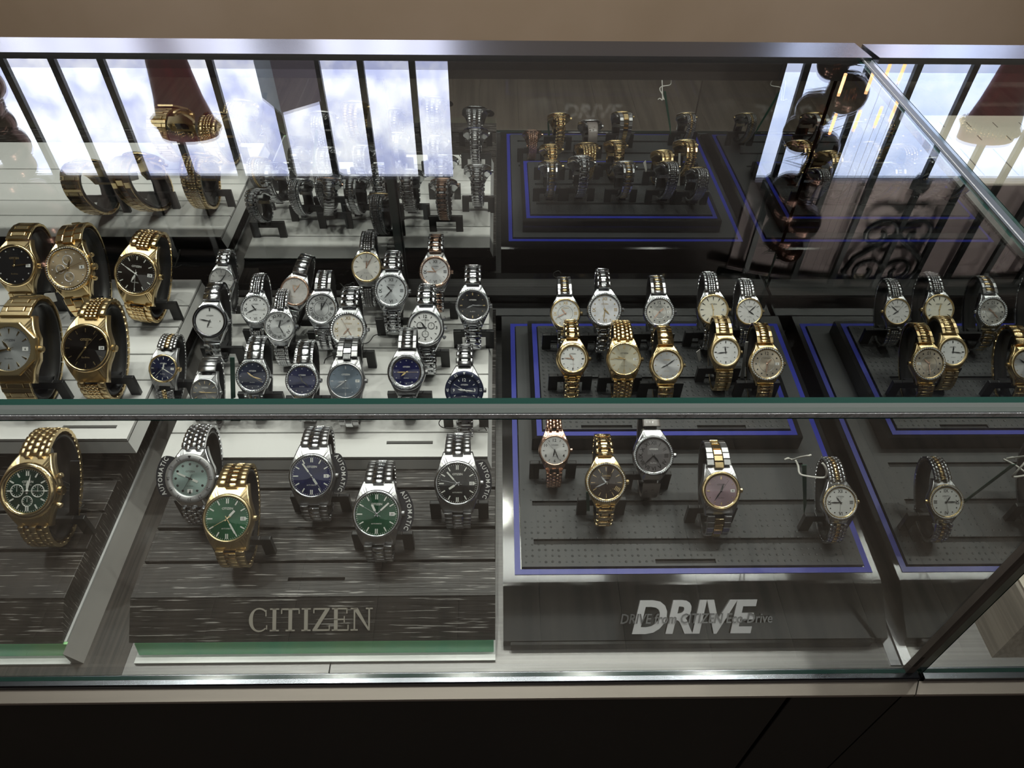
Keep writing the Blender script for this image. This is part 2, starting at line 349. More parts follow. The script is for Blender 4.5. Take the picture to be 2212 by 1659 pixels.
for i, (px, py) in enumerate(((1820, 180), (1880, 175), (1915, 160), (1950, 152), (1800, 265), (1852, 258), (1898, 250), (1932, 236))):
    p = refl(px, py, YW-.35)-t.location; b = MB(); b.tube([p-Vector((0, 0, .025)), p+Vector((0, 0, .025))], .004, 6); bo = b.obj('bulb', M_BULB, t)
    b = MB(); b.tube([p+Vector((0, 0, .025)), Vector((p.x, p.y, 0))], .0003, 4); b.obj('wire', M_IRON, t)

# ================================================================ DISPLAY CASE
YF, YP, YB, ZT_, XS = .2545, .2510, .749, .34, .362        # front glass, back mirror, glass top, side mirror
XL, XR, GT = -1.15, 1.25, .0042
def case(name, x0, x1, label):
    t = empty(name, ((x0+x1)/2, YF, ZF), label=label, cat='display case'); off = -Vector(t.location)
    P = lambda n, mb, m, par=None: mb.obj(n, m, par or t, off if par is None else None)
    xm = onz(713, 1440, 0).x; b = MB(); b.box(x0, x1, YP-.002, YB+.03, -.02, -.0015); P('deck_base', b, M_SLOT)
    for a0, a1 in (((x0, xm-.0006), (xm+.0006, x1)) if x0 < xm < x1 else ((x0, x1),)):
        b = MB(); b.box(a0, a1, YP-.002, YB+.03, -.0015, 0); P('deck', b, M_ALU)
    return t, off, P
t, off, P = case('display_case', XL, XS, 'long glass watch display case with champagne ledge on black base')
CASE = t
b = MB(); b.prism([(XL, .2345), (XS-.007, .2345), (XS, .2458), (XL, .2458)], -.006, -.002); P('front_ledge', b, M_LEDGE)
b = MB(); b.prof_x([(.2459, -.004), (.2560, -.004), (.2560, .0015), (.2550, .0028), (.2470, .0028), (.2459, .0015)], XL, XS); P('glass_channel', b, M_CHAN)
seam = ony(1695, 1515, .2465).x; xj = onz(715, 1450, 0).x
for i, (a0, a1) in enumerate(((XL, -.62), (-.617, seam), (seam+.004, XS))):
    b = MB(); b.cbox(-(a1-a0)/2, (a1-a0)/2, -.302, .302, 0, .014, .001); o = P('base_panel', b, M_BASEBLK); o.matrix_local = T3(off) @ T3(((a0+a1)/2, .2605, -.3105)) @ RX(pi/2)
b = MB(); b.box(XL, XS, .261, YB+.03, ZF, -.021); P('base_carcass', b, M_BASEBLK)
def pane(name, x0, x1, y0, y1, z0, z1, big):   # big: axis normal to the clear faces; other faces take the edge material
    b = MB(); b.box(x0, x1, y0, y1, z0, z1); fa = {'z': (0, 1), 'y': (2, 3), 'x': (4, 5)}[big]
    b.mi = [0 if i in fa else 1 for i in range(6)]; return b
b = pane('', XL, XS-.007, YP, YF, .003, ZT_-GT-.0005, 'y'); P('front_pane', b, [M_GLASS, M_EDGE])
b = pane('', XL, XS-.007, YP+.0005, YB-.034, ZT_-GT, ZT_, 'z'); P('top_pane', b, [M_GLASS, M_EDGE])
# polished arris along the front edge of the top pane: green bevel, grey face, pale bevel
for x0_, x1_ in ((XL, XS-.007),):
    y = YP+.0005
    b = MB(); b.prof_x([(y+.0062, ZT_+.0001), (y+.0104, ZT_+.0001), (y+.0104, ZT_+.0003), (y+.0062, ZT_+.0003)], x0_, x1_); P('edge_bevel', b, M_EDGE)
    b = MB(); b.prof_x([(y, ZT_-.0008), (y+.0061, ZT_+.0001), (y+.0061, ZT_+.0004), (y, ZT_-.0005)], x0_, x1_); P('edge_face', b, M_EDGE2)
    b = MB(); b.prof_x([(y-.0006, ZT_-.0006), (y-.0006, ZT_-.0038), (y-.0001, ZT_-.0038), (y-.0001, ZT_-.0006)], x0_, x1_); P('edge_glow_line', b, M_SEAL)
# back rail on top
b = MB(); b.prism([(XL, YB-.037), (XS+.002, YB-.037), (XS-.0025, YB), (XL, YB)], ZT_-.02, ZT_+.003); P('top_rail', b, M_ALU_TOP)
b = MB(); b.box(XL, XS, YB+.004, YB+.03, -.02, ZT_-.02); P('rear_frame', b, M_BLACK)
# tracks
b = MB(); b.cbox(XL, XS-.012, .700, .728, 0, .024, .002); P('door_track', b, M_BLACK)
b = MB(); b.box(XL, XS-.012, .7285, YB+.003, 0, .0315); P('door_track', b, M_BLACK)
b = MB(); b.box(XL, XS-.012, .729, YB-.001, .0316, .0350); P('track_strip', b, M_ALU)
b = MB(); b.box(XL, -.3235, .2562, .699, 0, .0003); P('deck_reflection_sheet', b, mat('painted_deck_reflection', (.050, .041, .035), .4, 0, .4, var=((420, 6, 1), (.022, .018, .016), .4, .6)))  # dark streaked sheet added in place of dark reflections in the metal deck
sx = ony(848, 470, .738).x
def door(x0, x1, y):
    b = MB(); b.box(x0, x1, y, y+.005, .0352, ZT_-.022); return P('mirror_door', b, M_MIRROR)
d1 = door(XL, sx, .734); d2 = door(sx-.02, XS-.012, YB-.003)
f = MB(); f.box(sx-.001, sx+.007, .7325, .742, .0352, ZT_-.022); f.obj('door_edge', M_EDGE2, d1)
# mirrored end panel between the two cases
b = MB(); b.box(XS-.010, XS, YF+.0025, YB, .001, ZT_-.001); b.mi = [1, 1, 1, 1, 0, 0]; P('end_mirror', b, [M_SIDEMIR, M_EDGE])
b = MB(); b.box(XS-.0105, XS-.0035, YP, YF+.002, .001, ZT_-.0005); P('end_reflection_strip', b, M_BROWNW)  # brown strip, its colour stands in for a reflection beside the glass edge
b = MB(); b.box(XS-.0034, XS+.0035, YP, YF+.002, .001, ZT_-.0005); P('end_glass_edge', b, M_EDGE)
b = MB(); b.box(XS-.0056, XS-.0044, YF, YB-.036, ZT_-.009, ZT_+.0004); P('joint_seal', b, M_SEAL)
b = MB(); b.box(XS-.0072, XS-.0057, YF, YB-.036, ZT_-.009, ZT_+.0002); P('joint_seal', b, M_EDGE3)
b = MB(); b.box(XS-.0041, XS+.0005, YF, YB-.036, ZT_-.009, ZT_+.0002); P('joint_seal', b, M_EDGE3)
b = MB(); b.box(XS+.0006, XS+.0036, YF, YB-.036, ZT_-.009, ZT_+.0002); P('joint_seal', b, M_EDGE)
b = MB(); b.box(XS-.020, XS-.011, YF+.004, .728, 0, .0015); P('end_floor_strip', b, M_ALU_TOP)

t, off, P = case('display_case', XS+.004, XR, 'neighbouring glass case on the right with cream trays inside')
X2 = XS+.0045
b = MB(); b.prism([(X2-.0105, .2345), (XR, .2345), (XR, .2458), (X2-.0035, .2458)], -.006, -.002); P('front_ledge', b, M_LEDGE)
b = MB(); b.box(X2, XR, .2459, .2560, -.004, .0028); P('glass_channel', b, M_CHAN)
b = MB(); b.box(XS+.001, XR, .2465, .2605, -.612, -.0085); P('base_panel', b, M_BASEBLK)
b = MB(); b.box(X2, XR, .261, YB+.03, ZF, -.021); P('base_carcass', b, M_BASEBLK)
P('front_pane', pane('', X2, XR, YP, YF, .003, ZT_-GT-.0005, 'y'), [M_GLASS, M_EDGE])
P('top_pane', pane('', X2, XR, YP+.0005, YB-.034, ZT_-GT, ZT_, 'z'), [M_GLASS, M_EDGE])
b = MB(); b.prism([(X2+.005, YB-.037), (XR, YB-.037), (XR, YB-.003), (X2, YB-.003)], ZT_-.02, ZT_+.003); P('top_rail', b, M_ALU_TOP)
b = MB(); b.box(X2, XR, YB+.004, YB+.03, -.02, ZT_-.02); P('rear_frame', b, M_BLACK)
b = MB(); b.box(X2, XR, YB-.004, YB+.002, .002, ZT_-.022); P('mirror_door', b, M_MIRROR)

# cream trays in the neighbouring case
p0, p1, q0 = onz(2150, 1440, 0), onz(2100, 1340, 0), onz(2210, 1392, .04)
t = empty('ring_tray', (.6, .5, 0), label='taupe sided base tray in the right case, cream top', cat='tray'); o_ = -Vector(t.location)
xb, xt, y0, y1 = .435, .462, .285, .70
b = MB(); b.add([(xb, y0-.02, 0), (1.1, y0-.02, 0), (1.1, y1, 0), (xb, y1, 0), (xt, y0, .038), (1.1, y0, .038), (1.1, y1, .038), (xt, y1, .038)],
                [(3, 2, 1, 0), (4, 5, 6, 7), (0, 1, 5, 4), (1, 2, 6, 5), (2, 3, 7, 6), (3, 0, 4, 7)]); b.obj('tray_body', M_TAUPE, t, o_)
b = MB(); b.box(xt+.004, 1.08, y0+.004, y1-.004, .0382, .040); b.obj('tray_top', M_CREAM, t, o_)
for k, (ya, yb_, zz, xa) in enumerate(((.31, .43, .065, .47), (.435, .56, .105, .455), (.565, .685, .15, .44))):
    t = empty('ring_block', (.7, (ya+yb_)/2, .041), label=('front low', 'middle', 'rear high')[k]+' cream ring block with slits in the right case', cat='ring display'); o_ = -Vector(t.location)
    b = MB(); b.prism([(xa+.03, ya), (1.05, ya), (1.05, yb_), (xa+.03, yb_), (xa, yb_-.03), (xa, ya+.03)], .0405, zz); b.obj('block', M_CREAM, t, o_)
    for j in range(9):
        b = MB(); b.box(-.0006, .0006, -.035, .035, 0, .0006); b.obj('slit', M_TAUPE, t, o_+Vector((xa+.05+j*.045, (ya+yb_)/2, zz)))

# ---------------------------------------------------------------- trays
ZW0, ZWT = .019, .044                         # slab top, wood tray top at its front crease
def zlow(y): return .036+.030*(y-.32)         # lower black tray
def zup(y): return .0625+.030*(y-.47)         # upper black tray
def yon(px, py, zf):                          # point of a pixel on a gently sloping tray top
    z = zf(.5)
    for _ in range(12): p = onz(px, py, z); z = zf(p.y)
    return p
def solid(mb, x0, x1, ys, zf, mi=0):          # ys: list of (y, z) front->back top profile, bottom first
    mb.prof_x(ys, x0, x1, mi)
# DRIVE lower tray
def black_tray(name, x0, x1, y0, y1, zb, zf, front, label, bx, by, slots, fingers, slotx):
    t = empty(name, ((x0+x1)/2, (y0+y1)/2, zb), label=label, cat='tray'); o_ = -Vector(t.location)
    b = MB(); prof = ([(front[0], front[1]), (y1, front[1] if front else zb)] if front else [(y0, zb), (y1, zb)])
    if front: prof = [(front[0], zb), (y1, zb), (y1, zf(y1)-.002), (y1-.002, zf(y1)), (y0+.0015, zf(y0)), (y0-.001, zf(y0)-.0012), (front[0], front[1])]
    else: prof = [(y0, zb), (y1, zb+.030*(y1-y0)), (y1, zf(y1)-.001), (y1-.001, zf(y1)), (y0+.001, zf(y0)), (y0, zf(y0)-.001)]
    b.prof_x([(a, c-.0014*0) for a, c in prof], x0, x1); b.obj('tray_body', M_BLACK, t, o_)
    # blue inlay frame
    w_ = .0052; z_ = lambda y: zf(y)+.0006; zu = lambda y: zf(y)-.0005
    b = MB(); slab(b, bx[0], bx[1], by, zu, z_, [(bx[0]+w_, bx[1]-w_, by[0]+w_, by[1]-w_)]); b.obj('blue_inlay', M_BLUE, t, o_)
    g = .0012; X0, X1, Y0, Y1 = bx[0]+w_+g, bx[1]-w_-g, by[0]+w_+g, by[1]-w_-g
    b = MB(); b.box(0, 0, 0, 0, 0, 0); b = MB()
    slab(b, X0, X1, (Y0, Y1), zu, lambda y: zf(y)+.0028, [(slotx[0], slotx[1], s-.0028, s+.0028) for s in slots]+[(a, c, y-.0022, y+.0022) for a, c, y in fingers])
    b.obj('insert_pad', M_INSERT, t, o_)
    b = MB(); slab(b, X0+.002, X1-.002, (Y0+.002, Y1-.002), lambda y: zf(y)-.0004, lambda y: zf(y)+.0005); b.obj('slot_floor', M_SLOT, t, o_)
    return t, o_
F0, F1 = yon(1112, 1242, zlow), yon(1690, 700, zlow)
sl = [yon(1300, y, zlow).y for y in (1010, 1090, 1173)]
fx0, fx1 = yon(1415, 1216, zlow), yon(1545, 1216, zlow)
bx = (F0.x, (yon(1870, 1242, zlow).x+F1.x)/2); by = (F0.y, F1.y)
LT, LO = black_tray('watch_tray', .0035, .3435, .320, by[1]+.016, .0006, zlow, (.279, .0105), 'large glossy black watch tray with blue inlay and silver DRIVE front', bx, by, sl, [(fx0.x, fx1.x, fx0.y)], (bx[0]+.018, bx[1]-.03))
b = MB(); b.box(.010, .330, .276, .300, 0, .0095); b.obj('foot_plinth', M_BLACK, LT, LO)
U0, U1, U2 = yon(1160, 942, zup), yon(1725, 946, zup), yon(1146, 700, zup)
su = [yon(1300, y, zup).y for y in (745, 822, 892)]
fa, fb, fc, fd = [yon(x, 926, zup) for x in (1255, 1365, 1505, 1610)]
ubx = (U0.x, U1.x); uby = (U0.y, U2.y)
UT, UO = black_tray('watch_tray', U0.x-.005, U1.x+.005, U0.y-.003, uby[1]+.006, zlow(U0.y)+.0035, zup, None, 'smaller black tray with blue inlay raised on the DRIVE tray', ubx, uby, su, [(fa.x, fb.x, fa.y), (fc.x, fd.x, fc.y)], (ubx[0]+.015, ubx[1]-.025))
# lettering on the slanted front
A = Vector((0, .279, .0105)); Bv = Vector((0, .319, zlow(.32)-.0012)); sl_a = atan2(Bv.z-A.z, Bv.y-A.y)
def on_front(px, py, A, Bv):            # pixel onto the slanted plane through A,B parallel to X
    n = Vector((0, -(Bv.z-A.z), Bv.y-A.y)).normalized(); d = ray(px, py); k = (A-CAM).dot(n)/d.dot(n); return CAM+d*k, n
c0, n0 = on_front(1500, 1332, A, Bv); e0, _ = on_front(1362, 1370, A, Bv); e1, _ = on_front(1638, 1370, A, Bv)
h0, _ = on_front(1500, 1297, A, Bv); h1, _ = on_front(1500, 1370, A, Bv)
me = text_mesh('DRIVE', M_PLATE, bold=.03, shear=.30, extrude=.01, res=4)
wd = (e1-e0).length; hh = (h0-h1).length
link('sign_lettering', me, LT, m=T3(LO) @ T3(c0+n0*.0012) @ RX(sl_a) @ SC(wd/me['w'], hh/me['h'], .1))
me = text_mesh('DRIVE from CITIZEN Eco-Drive', mat('gel_letter', (.10, .10, .105), .10, 0, .8, coat=1), bold=.012, shear=.28, extrude=.02, res=2)
c1, _ = on_front(1502, 1335, A, Bv); wd = (on_front(1665, 1335, A, Bv)[0]-on_front(1338, 1335, A, Bv)[0]).length
link('clear_lettering', me, LT, m=T3(LO) @ T3(c1+n0*.0024) @ RX(sl_a) @ SC(wd/me['w'], .0085/me['h'], .06))

# black ash trays on white slabs, white trays on top of them
def ash_tray(x0, x1, label, slabel, slots, finger, side_alu):
    t = empty('white_slab', ((x0+x1)/2, .48, 0), label=slabel, cat='slab'); o_ = -Vector(t.location)
    b = MB(); b.box(x0+.002, x1-(.010 if side_alu else 0), .2655, .690, .0004, .003); b.box(x0+.004, x1-.012, .2785, .690, .003, ZW0-.0008); b.obj('slab_body', M_WHITE_B, t, o_)
    b = MB(); b.prof_x([(.2728, .0031), (.2784, .0031), (.2784, ZW0-.0012), (.2762, ZW0-.0012)], x0+.004, x1-(.010 if side_alu else .0015)); b.obj('green_film', M_GREEN, t, o_)
    if side_alu:
        b = MB(); b.add([(x1-.010, .267, 0), (x1, .267, 0), (x1+.0, .690, 0), (x1-.010, .690, 0), (x1-.010, .267, ZW0), (x1-.0098, .69, ZW0)],
                        [(0, 1, 2, 3), (0, 4, 1), (1, 4, 5, 2), (2, 5, 3), (0, 3, 5, 4)]); b.obj('side_strip', mat('strip_aluminium', (.50, .48, .46), .4, .3), t, o_) if 1 else None
    t = empty('watch_tray', ((x0+x1)/2, .48, ZW0), label=label, cat='tray'); o_ = -Vector(t.location)
    xr = x1-(.014 if side_alu else .0)
    b = MB(); z0 = ZW0+.0008
    b.prof_x([(.2766, z0-.0014), (.690, z0-.0014), (.690, ZWT-.004), (.305, ZWT-.004), (.3045, ZWT-.0002), (.2766, z0)], x0, xr); b.obj('tray_body', M_WOOD, t, o_)
    ys = [.305]+sorted(slots)+[.690]
    for a, c in zip(ys, ys[1:]):
        b = MB(); A0 = a+(.0014 if a > .31 else .0002); C0 = c-(.0014 if c < .68 else 0)
        if finger and a < finger[2] < c: slab(b, x0, xr, (A0, C0), lambda y: ZWT-.0039, lambda y: ZWT, [(finger[0], finger[1], finger[2]-.0018, finger[2]+.0018)])
        else: b.cbox(x0, xr, A0, C0, ZWT-.0039, ZWT, .0006)
        b.obj('board', M_WOOD, t, o_)
    return t, o_
ws = [onz(900, y, ZWT).y for y in (1055, 1140, 1212)]
wf = (onz(622, 1251, ZWT).x, onz(745, 1251, ZWT).x, onz(700, 1251, ZWT).y)
xw0, xw1 = onz(278, 1388, .02).x, onz(1070, 1388, .02).x
WT, WO = ash_tray(xw0, xw1, 'black ash wood tray with CITIZEN lettering on its slanted front', 'white acrylic slab with green film under the CITIZEN wood tray', ws, wf, False)
ls = [onz(200, y, ZWT).y for y in (1035, 1105, 1188)]
LX1 = onz(190, 1412, 0).x
ash_tray(-.86, LX1, 'black ash wood tray at the left under the gold green-dial chronograph', 'white slab with aluminium side strip, left end of the case', ls, None, True)
def white_tray(x0, x1, y0, y1, zt, th, slots, finger, label, foot):
    t = empty('watch_tray', ((x0+x1)/2, (y0+y1)/2, zt-th), label=label, cat='tray'); o_ = -Vector(t.location)
    b = MB(); b.box(x0+.004, x1-.004, y0+.004, y1-.002, zt-th+.0001, zt-.0045); b.obj('tray_core', M_WHITE, t, o_)
    b = MB()
    # mitred skirt around the core
    b.add([(x0-.004, y0-.003, zt-th), (x1+.004, y0-.003, zt-th), (x1+.004, y1, zt-th), (x0-.004, y1, zt-th), (x0, y0, zt-.0045), (x1, y0, zt-.0045), (x1, y1, zt-.0045), (x0, y1, zt-.0045)],
          [(0, 1, 5, 4), (1, 2, 6, 5), (2, 3, 7, 6), (3, 0, 4, 7), (3, 2, 1, 0)]); b.obj('skirt', M_WHITE, t, o_)
    ys = [y0]+sorted(slots)+[y1]
    b = MB(); b.box(x0+.002, x1-.002, y0+.002, y1-.002, zt-.0044, zt-.0034); b.obj('slot_floor', M_SLOTG, t, o_)
    for a, c in zip(ys, ys[1:]):
        b = MB(); A0 = a+(.0009 if a > y0 else 0); C0 = c-(.0009 if c < y1 else 0)
        if finger and a < finger[2] < c: slab(b, x0, x1, (A0, C0), lambda y: zt-.0033, lambda y: zt, [(finger[0], finger[1], finger[2]-.002, finger[2]+.002)])
        else: b.cbox(x0, x1, A0, C0, zt-.0033, zt, .0007)
        b.obj('board', M_WHITE, t, o_)
    if foot: b = MB(); b.box(x0+.02, x1-.02, y0+.03, y1-.01, foot, zt-th); b.obj('foot_block', M_SLOTG, t, o_)
    return t
ZMW, ZLW = .060, .090
ms = [onz(900, 934, ZMW).y, onz(1040, 862, ZMW).y, onz(1040, 808, ZMW).y, onz(1040, 751, ZMW).y, onz(1040, 700, ZMW).y]
mf = (onz(835, 956, ZMW).x, onz(935, 956, ZMW).x, onz(885, 956, ZMW).y)
white_tray(onz(350, 985, ZMW).x, onz(1053, 985, ZMW).x, onz(800, 987, ZMW).y, .694, ZMW, ZMW-ZWT-.0002, ms, mf, 'white slotted tray in the middle holding silver watches', None)
l_s = [onz(x, y, ZLW).y for x, y in ((200, 660), (200, 706), (200, 765), (260, 821))]
lf = (onz(135, 922, ZLW).x, onz(252, 922, ZLW).x, onz(200, 922, ZLW).y)
white_tray(-.84, onz(287, 958, ZLW).x-.008, onz(150, 948, ZLW).y, .690, ZLW, .018, l_s, lf, 'thick white slotted tray at the left holding gold watches', ZWT+.0002)

# CITIZEN serif letters on the wood tray front
def serif(ch):
    q = []; t, s = .17, .055; bx_ = lambda a, c, d, e: q.append([(a, d), (c, d), (c, e), (a, e)])
    W = .5
    if ch == 'I': W = .42; bx_(.12, .12+t, 0, 1); bx_(0, W, 0, s); bx_(0, W, 1-s, 1)
    if ch == 'T': W = .86; bx_(W/2-t/2, W/2+t/2, 0, 1); bx_(W/2-.21, W/2+.21, 0, s); bx_(0, W, 1-s*1.2, 1); bx_(0, .05, .76, 1); bx_(W-.05, W, .76, 1)
    if ch == 'E': W = .78; bx_(.1, .1+t, 0, 1); bx_(0, W-.06, 1-s, 1); bx_(0, W, 0, s); bx_(.1, .58, .5-s/2, .5+s/2); bx_(W-.11, W-.06, .76, 1); bx_(W-.05, W, 0, .26); bx_(.55, .60, .36, .64)
    if ch == 'Z': W = .80; bx_(.03, W-.02, 1-s*1.2, 1); bx_(0, W, 0, s*1.2); q.append([(0, s), (.2, s), (W-.02, 1-s), (W-.22, 1-s)]); bx_(.03, .08, .78, 1); bx_(W-.05, W, 0, .24)
    if ch == 'N': W = 1.02; bx_(.14, .14+.07, 0, 1); bx_(.82, .89, 0, 1); q.append([(.10, 1), (.72+.10, 0), (.89, 0), (.32, 1)]); bx_(0, .33, 0, s); bx_(0, .3, 1-s, 1); bx_(.70, 1.02, 1-s, 1)
    if ch == 'C':
        W = .88; n = 18
        for i in range(n):
            a, c = RD(48+(312-48)*i/n), RD(48+(312-48)*(i+1)/n); f = lambda u, o: (.47+(.47 if o else .47-.05-.13*max(0, -cos(u)))*cos(u), .5+(.53 if o else .47)*sin(u))
            q.append([f(a, 1), f(c, 1), f(c, 0), f(a, 0)])
        bx_(.76, .81, .66, .93); bx_(.80, .85, .08, .26)
    return q, W
mb = MB(); x = 0
for ch in 'CITIZEN':
    q, W = serif(ch)
    for poly in q:
        ar = sum(poly[i][0]*poly[(i+1) % len(poly)][1]-poly[(i+1) % len(poly)][0]*poly[i][1] for i in range(len(poly)))
        if ar < 0: poly = poly[::-1]
        mb.prism([(x+a, c-.5) for a, c in poly], 0, .02)
    x += W+.09
tw = x-.09
A = Vector((0, .2766, ZW0+.0008)); Bv = Vector((0, .3045, ZWT-.0002)); a_ = atan2(Bv.z-A.z, Bv.y-A.y)
c0, n0 = on_front(672, 1338, A, Bv); wd = (on_front(806, 1338, A, Bv)[0]-on_front(539, 1338, A, Bv)[0]).length; hh = (on_front(672, 1314, A, Bv)[0]-on_front(672, 1363, A, Bv)[0]).length
mb.v = [(a-tw/2, c, d) for a, c, d in mb.v]
link('sign_lettering', mb.mesh('sign_lettering', M_SIGN), WT, m=T3(WO) @ T3(c0+n0*.0003) @ RX(a_) @ SC(wd/tw, hh, .03))

# ================================================================ WATCHES
# a watch is built in units of its bezel radius (R = 1), dial centre at the origin, +y = 12 o'clock, +z = dial normal
MC = {}
def cached(key, fn):
    if key not in MC: MC[key] = fn()
    return MC[key]
def arc_prof(y0, y1, z0, z1, n, r):          # rounded top between y0,y1
    p = [(y0, z0), (y1, z0)]
    for i in range(n+1):
        u = i/n; a = pi*(.5-.5*cos(pi*u)) if 0 else pi*u
        p.append(((y0+y1)/2+(y1-y0)/2*math.copysign(abs(cos(a))**.55, cos(a)), z1-r+r*sin(a)**.75))
    return p
def link_mesh(style, m1, m2):
    """one row of the bracelet: x -.5..5, y -.5..5, thickness in z (R units)"""
    def fn():
        b = MB(); R_ = lambda x0, x1, y0, y1, mi, zt=.07, r=.04, n=7: b.prof_x(arc_prof(y0, y1, -.06, zt, n, r), x0, x1, mi, True)
        F = lambda x0, x1, y0, y1, mi, zt=.06, c=.03: b.cbox(x0, x1, y0, y1, -.06, zt, c, mi)
        if style == 'oyster':
            F(-.5, -.2, -.47, .45, 0); F(.2, .5, -.47, .45, 0); F(-.185, .185, -.90, 0.0, 1, .07); 
        elif style == 'president':
            R_(-.5, -.21, -.47, .45, 0); R_(.21, .5, -.47, .45, 0); R_(-.2, .2, -.95, -.05, 1)
        elif style == 'jubilee':
            R_(-.5, -.26, -.47, .45, 0); R_(.26, .5, -.47, .45, 0)
            for x in (-.24, -.08, .08):
                for k in (0, 1): R_(x, x+.15, -.95+.5*k, -.5+.5*k, 1, .075)
        elif style == 'five':
            R_(-.5, -.33, -.47, .45, 0); R_(.33, .5, -.47, .45, 0); R_(-.12, .12, -.47, .45, 1)
            R_(-.32, -.13, -.95, -.05, 0, .06); R_(.13, .32, -.95, -.05, 0, .06)
        elif style == 'ladder':
            R_(-.38, .38, -.42, .18, 1, .09, .06); R_(-.5, -.30, -.05, .62, 0, .06); R_(.30, .5, -.05, .62, 0, .06); F(-.2, .2, .2, .5, 0, .02)
        elif style == 'h':
            F(-.5, -.3, -.47, .47, 0); F(.3, .5, -.47, .47, 0); R_(-.3, .3, -.47, 0, 0, .065); R_(-.27, .27, .02, .47, 1, .08)
        elif style == 'plate':
            R_(-.5, .5, -.48, .46, 0, .085, .05, 7)
        elif style == 'wide':
            F(-.5, .5, -.47, -.03, 1, .06); F(-.28, .28, .0, .47, 0, .07); F(-.5, -.3, .0, .47, 1, .045); F(.3, .5, .0, .47, 1, .045)
        elif style == 'crystal':
            R_(-.33, .33, -.48, .46, 0, .07, .04)
            for sx in (-1, 1):
                F(min(sx*.35, sx*.5), max(sx*.35, sx*.5), -.47, .47, 0, .03)
                for k in range(2):
                    q = MB(); q.lathe([(0, .09), (.07, .05), (.075, .02)], 6, sm=False); b.add([(v[0]+sx*.425, v[1]*.36/.15*.5-.24+.48*k, v[2]) for v in q.v], q.f, 2)
        return b.mesh('link', [m1, m2, M_GEM])
    return cached(('link', style, m1.name, m2.name), fn)
PITCH_ = dict(oyster=.33, president=.23, jubilee=.30, five=.25, ladder=.40, h=.38, plate=.42, wide=.42, crystal=.48)
def ell(t, a, b): return Vector((0, b*sin(t), -a+a*cos(t)))
def ell_tan(t, a, b): return Vector((0, b*cos(t), -a*sin(t))).normalized()
def ell_steps(a, b, t0, t1, pitch):
    n = 600; ts = [t0+(t1-t0)*i/n for i in range(n+1)]; s = [0]
    for u, v in zip(ts, ts[1:]): s.append(s[-1]+(ell(u, a, b)-ell(v, a, b)).length)
    N = max(4, round(s[-1]/pitch)); out = []; j = 0
    for k in range(N):
        tgt = (k+.5)*s[-1]/N
        while s[j+1] < tgt: j += 1
        out.append(ts[j])
    return out, s[-1]/N
def outline(kind, bw, lug):
    pts = []
    if kind == 'barrel':
        for i in range(40):
            a = 2*pi*i/40; x, y = cos(a), sin(a)
            pts.append((1.03*x, 1.03*y))
        pts += [(sx*bw*.56, sy*lug) for sx in (-1, 1) for sy in (-1, 1)]
    elif kind == 'octo':
        pts = [(1.06*cos(2*pi*(i+.5)/8)*1.04, 1.06*sin(2*pi*(i+.5)/8)*1.04) for i in range(8)]+[(sx*bw*.58, sy*lug) for sx in (-1, 1) for sy in (-1, 1)]
    elif kind == 'round':
        pts = [(1.02*cos(2*pi*i/40), 1.02*sin(2*pi*i/40)) for i in range(40)]+[(sx*bw*.5, sy*lug) for sx in (-1, 1) for sy in (-1, 1)]
    # convex hull
    P = sorted(set((round(a, 5), round(c, 5)) for a, c in pts))
    def half(P):
        h = []
        for p in P:
            while len(h) > 1 and (h[-1][0]-h[-2][0])*(p[1]-h[-2][1])-(h[-1][1]-h[-2][1])*(p[0]-h[-2][0]) <= 0: h.pop()
            h.append(p)
        return h
    h = half(P)[:-1]+half(P[::-1])[:-1]; return h
def case_mesh(kind, bw, lug, m):
    def fn():
        h = outline(kind, bw, lug); o = []
        for i, p in enumerate(h):                    # subdivide long edges so the lugs can bend down
            q = h[(i+1) % len(h)]; n = max(1, int(sqrt((p[0]-q[0])**2+(p[1]-q[1])**2)/.16))
            o += [(p[0]+(q[0]-p[0])*k/n, p[1]+(q[1]-p[1])*k/n) for k in range(n)]
        b = MB(); n = len(o); drop = lambda y: -.62*max(0, abs(y)-.62)**1.5
        rings = [(1.0, -.30), (1.0, -.02), (.955, .035)]
        for s_, z in rings: b.v += [(x*s_, y*s_, z+drop(y)) for x, y in o]
        for r in range(2):
            for i in range(n): b.f.append((r*n+i, r*n+(i+1) % n, (r+1)*n+(i+1) % n, (r+1)*n+i)); b.mi.append(0); b.sm.append(True)
        # top: strip rings in to radius .9 circle height
        b.v += [(x*.5, y*.5, .045) for x, y in o]
        for i in range(n): b.f.append((2*n+i, 2*n+(i+1) % n, 3*n+(i+1) % n, 3*n+i)); b.mi.append(0); b.sm.append(False)
        b.f.append(tuple(3*n+i for i in range(n))); b.mi.append(0); b.sm.append(False)
        b.v += [(x*.9, y*.9, -.36) for x, y in o]
        for i in range(n): b.f.append((4*n+i, 4*n+(i+1) % n, (i+1) % n, i)); b.mi.append(0); b.sm.append(False)
        b.f.append(tuple(4*n+i for i in range(n))[::-1]); b.mi.append(0); b.sm.append(False)
        return b.mesh('case', m)
    return cached(('case', kind, bw, lug, m.name), fn)
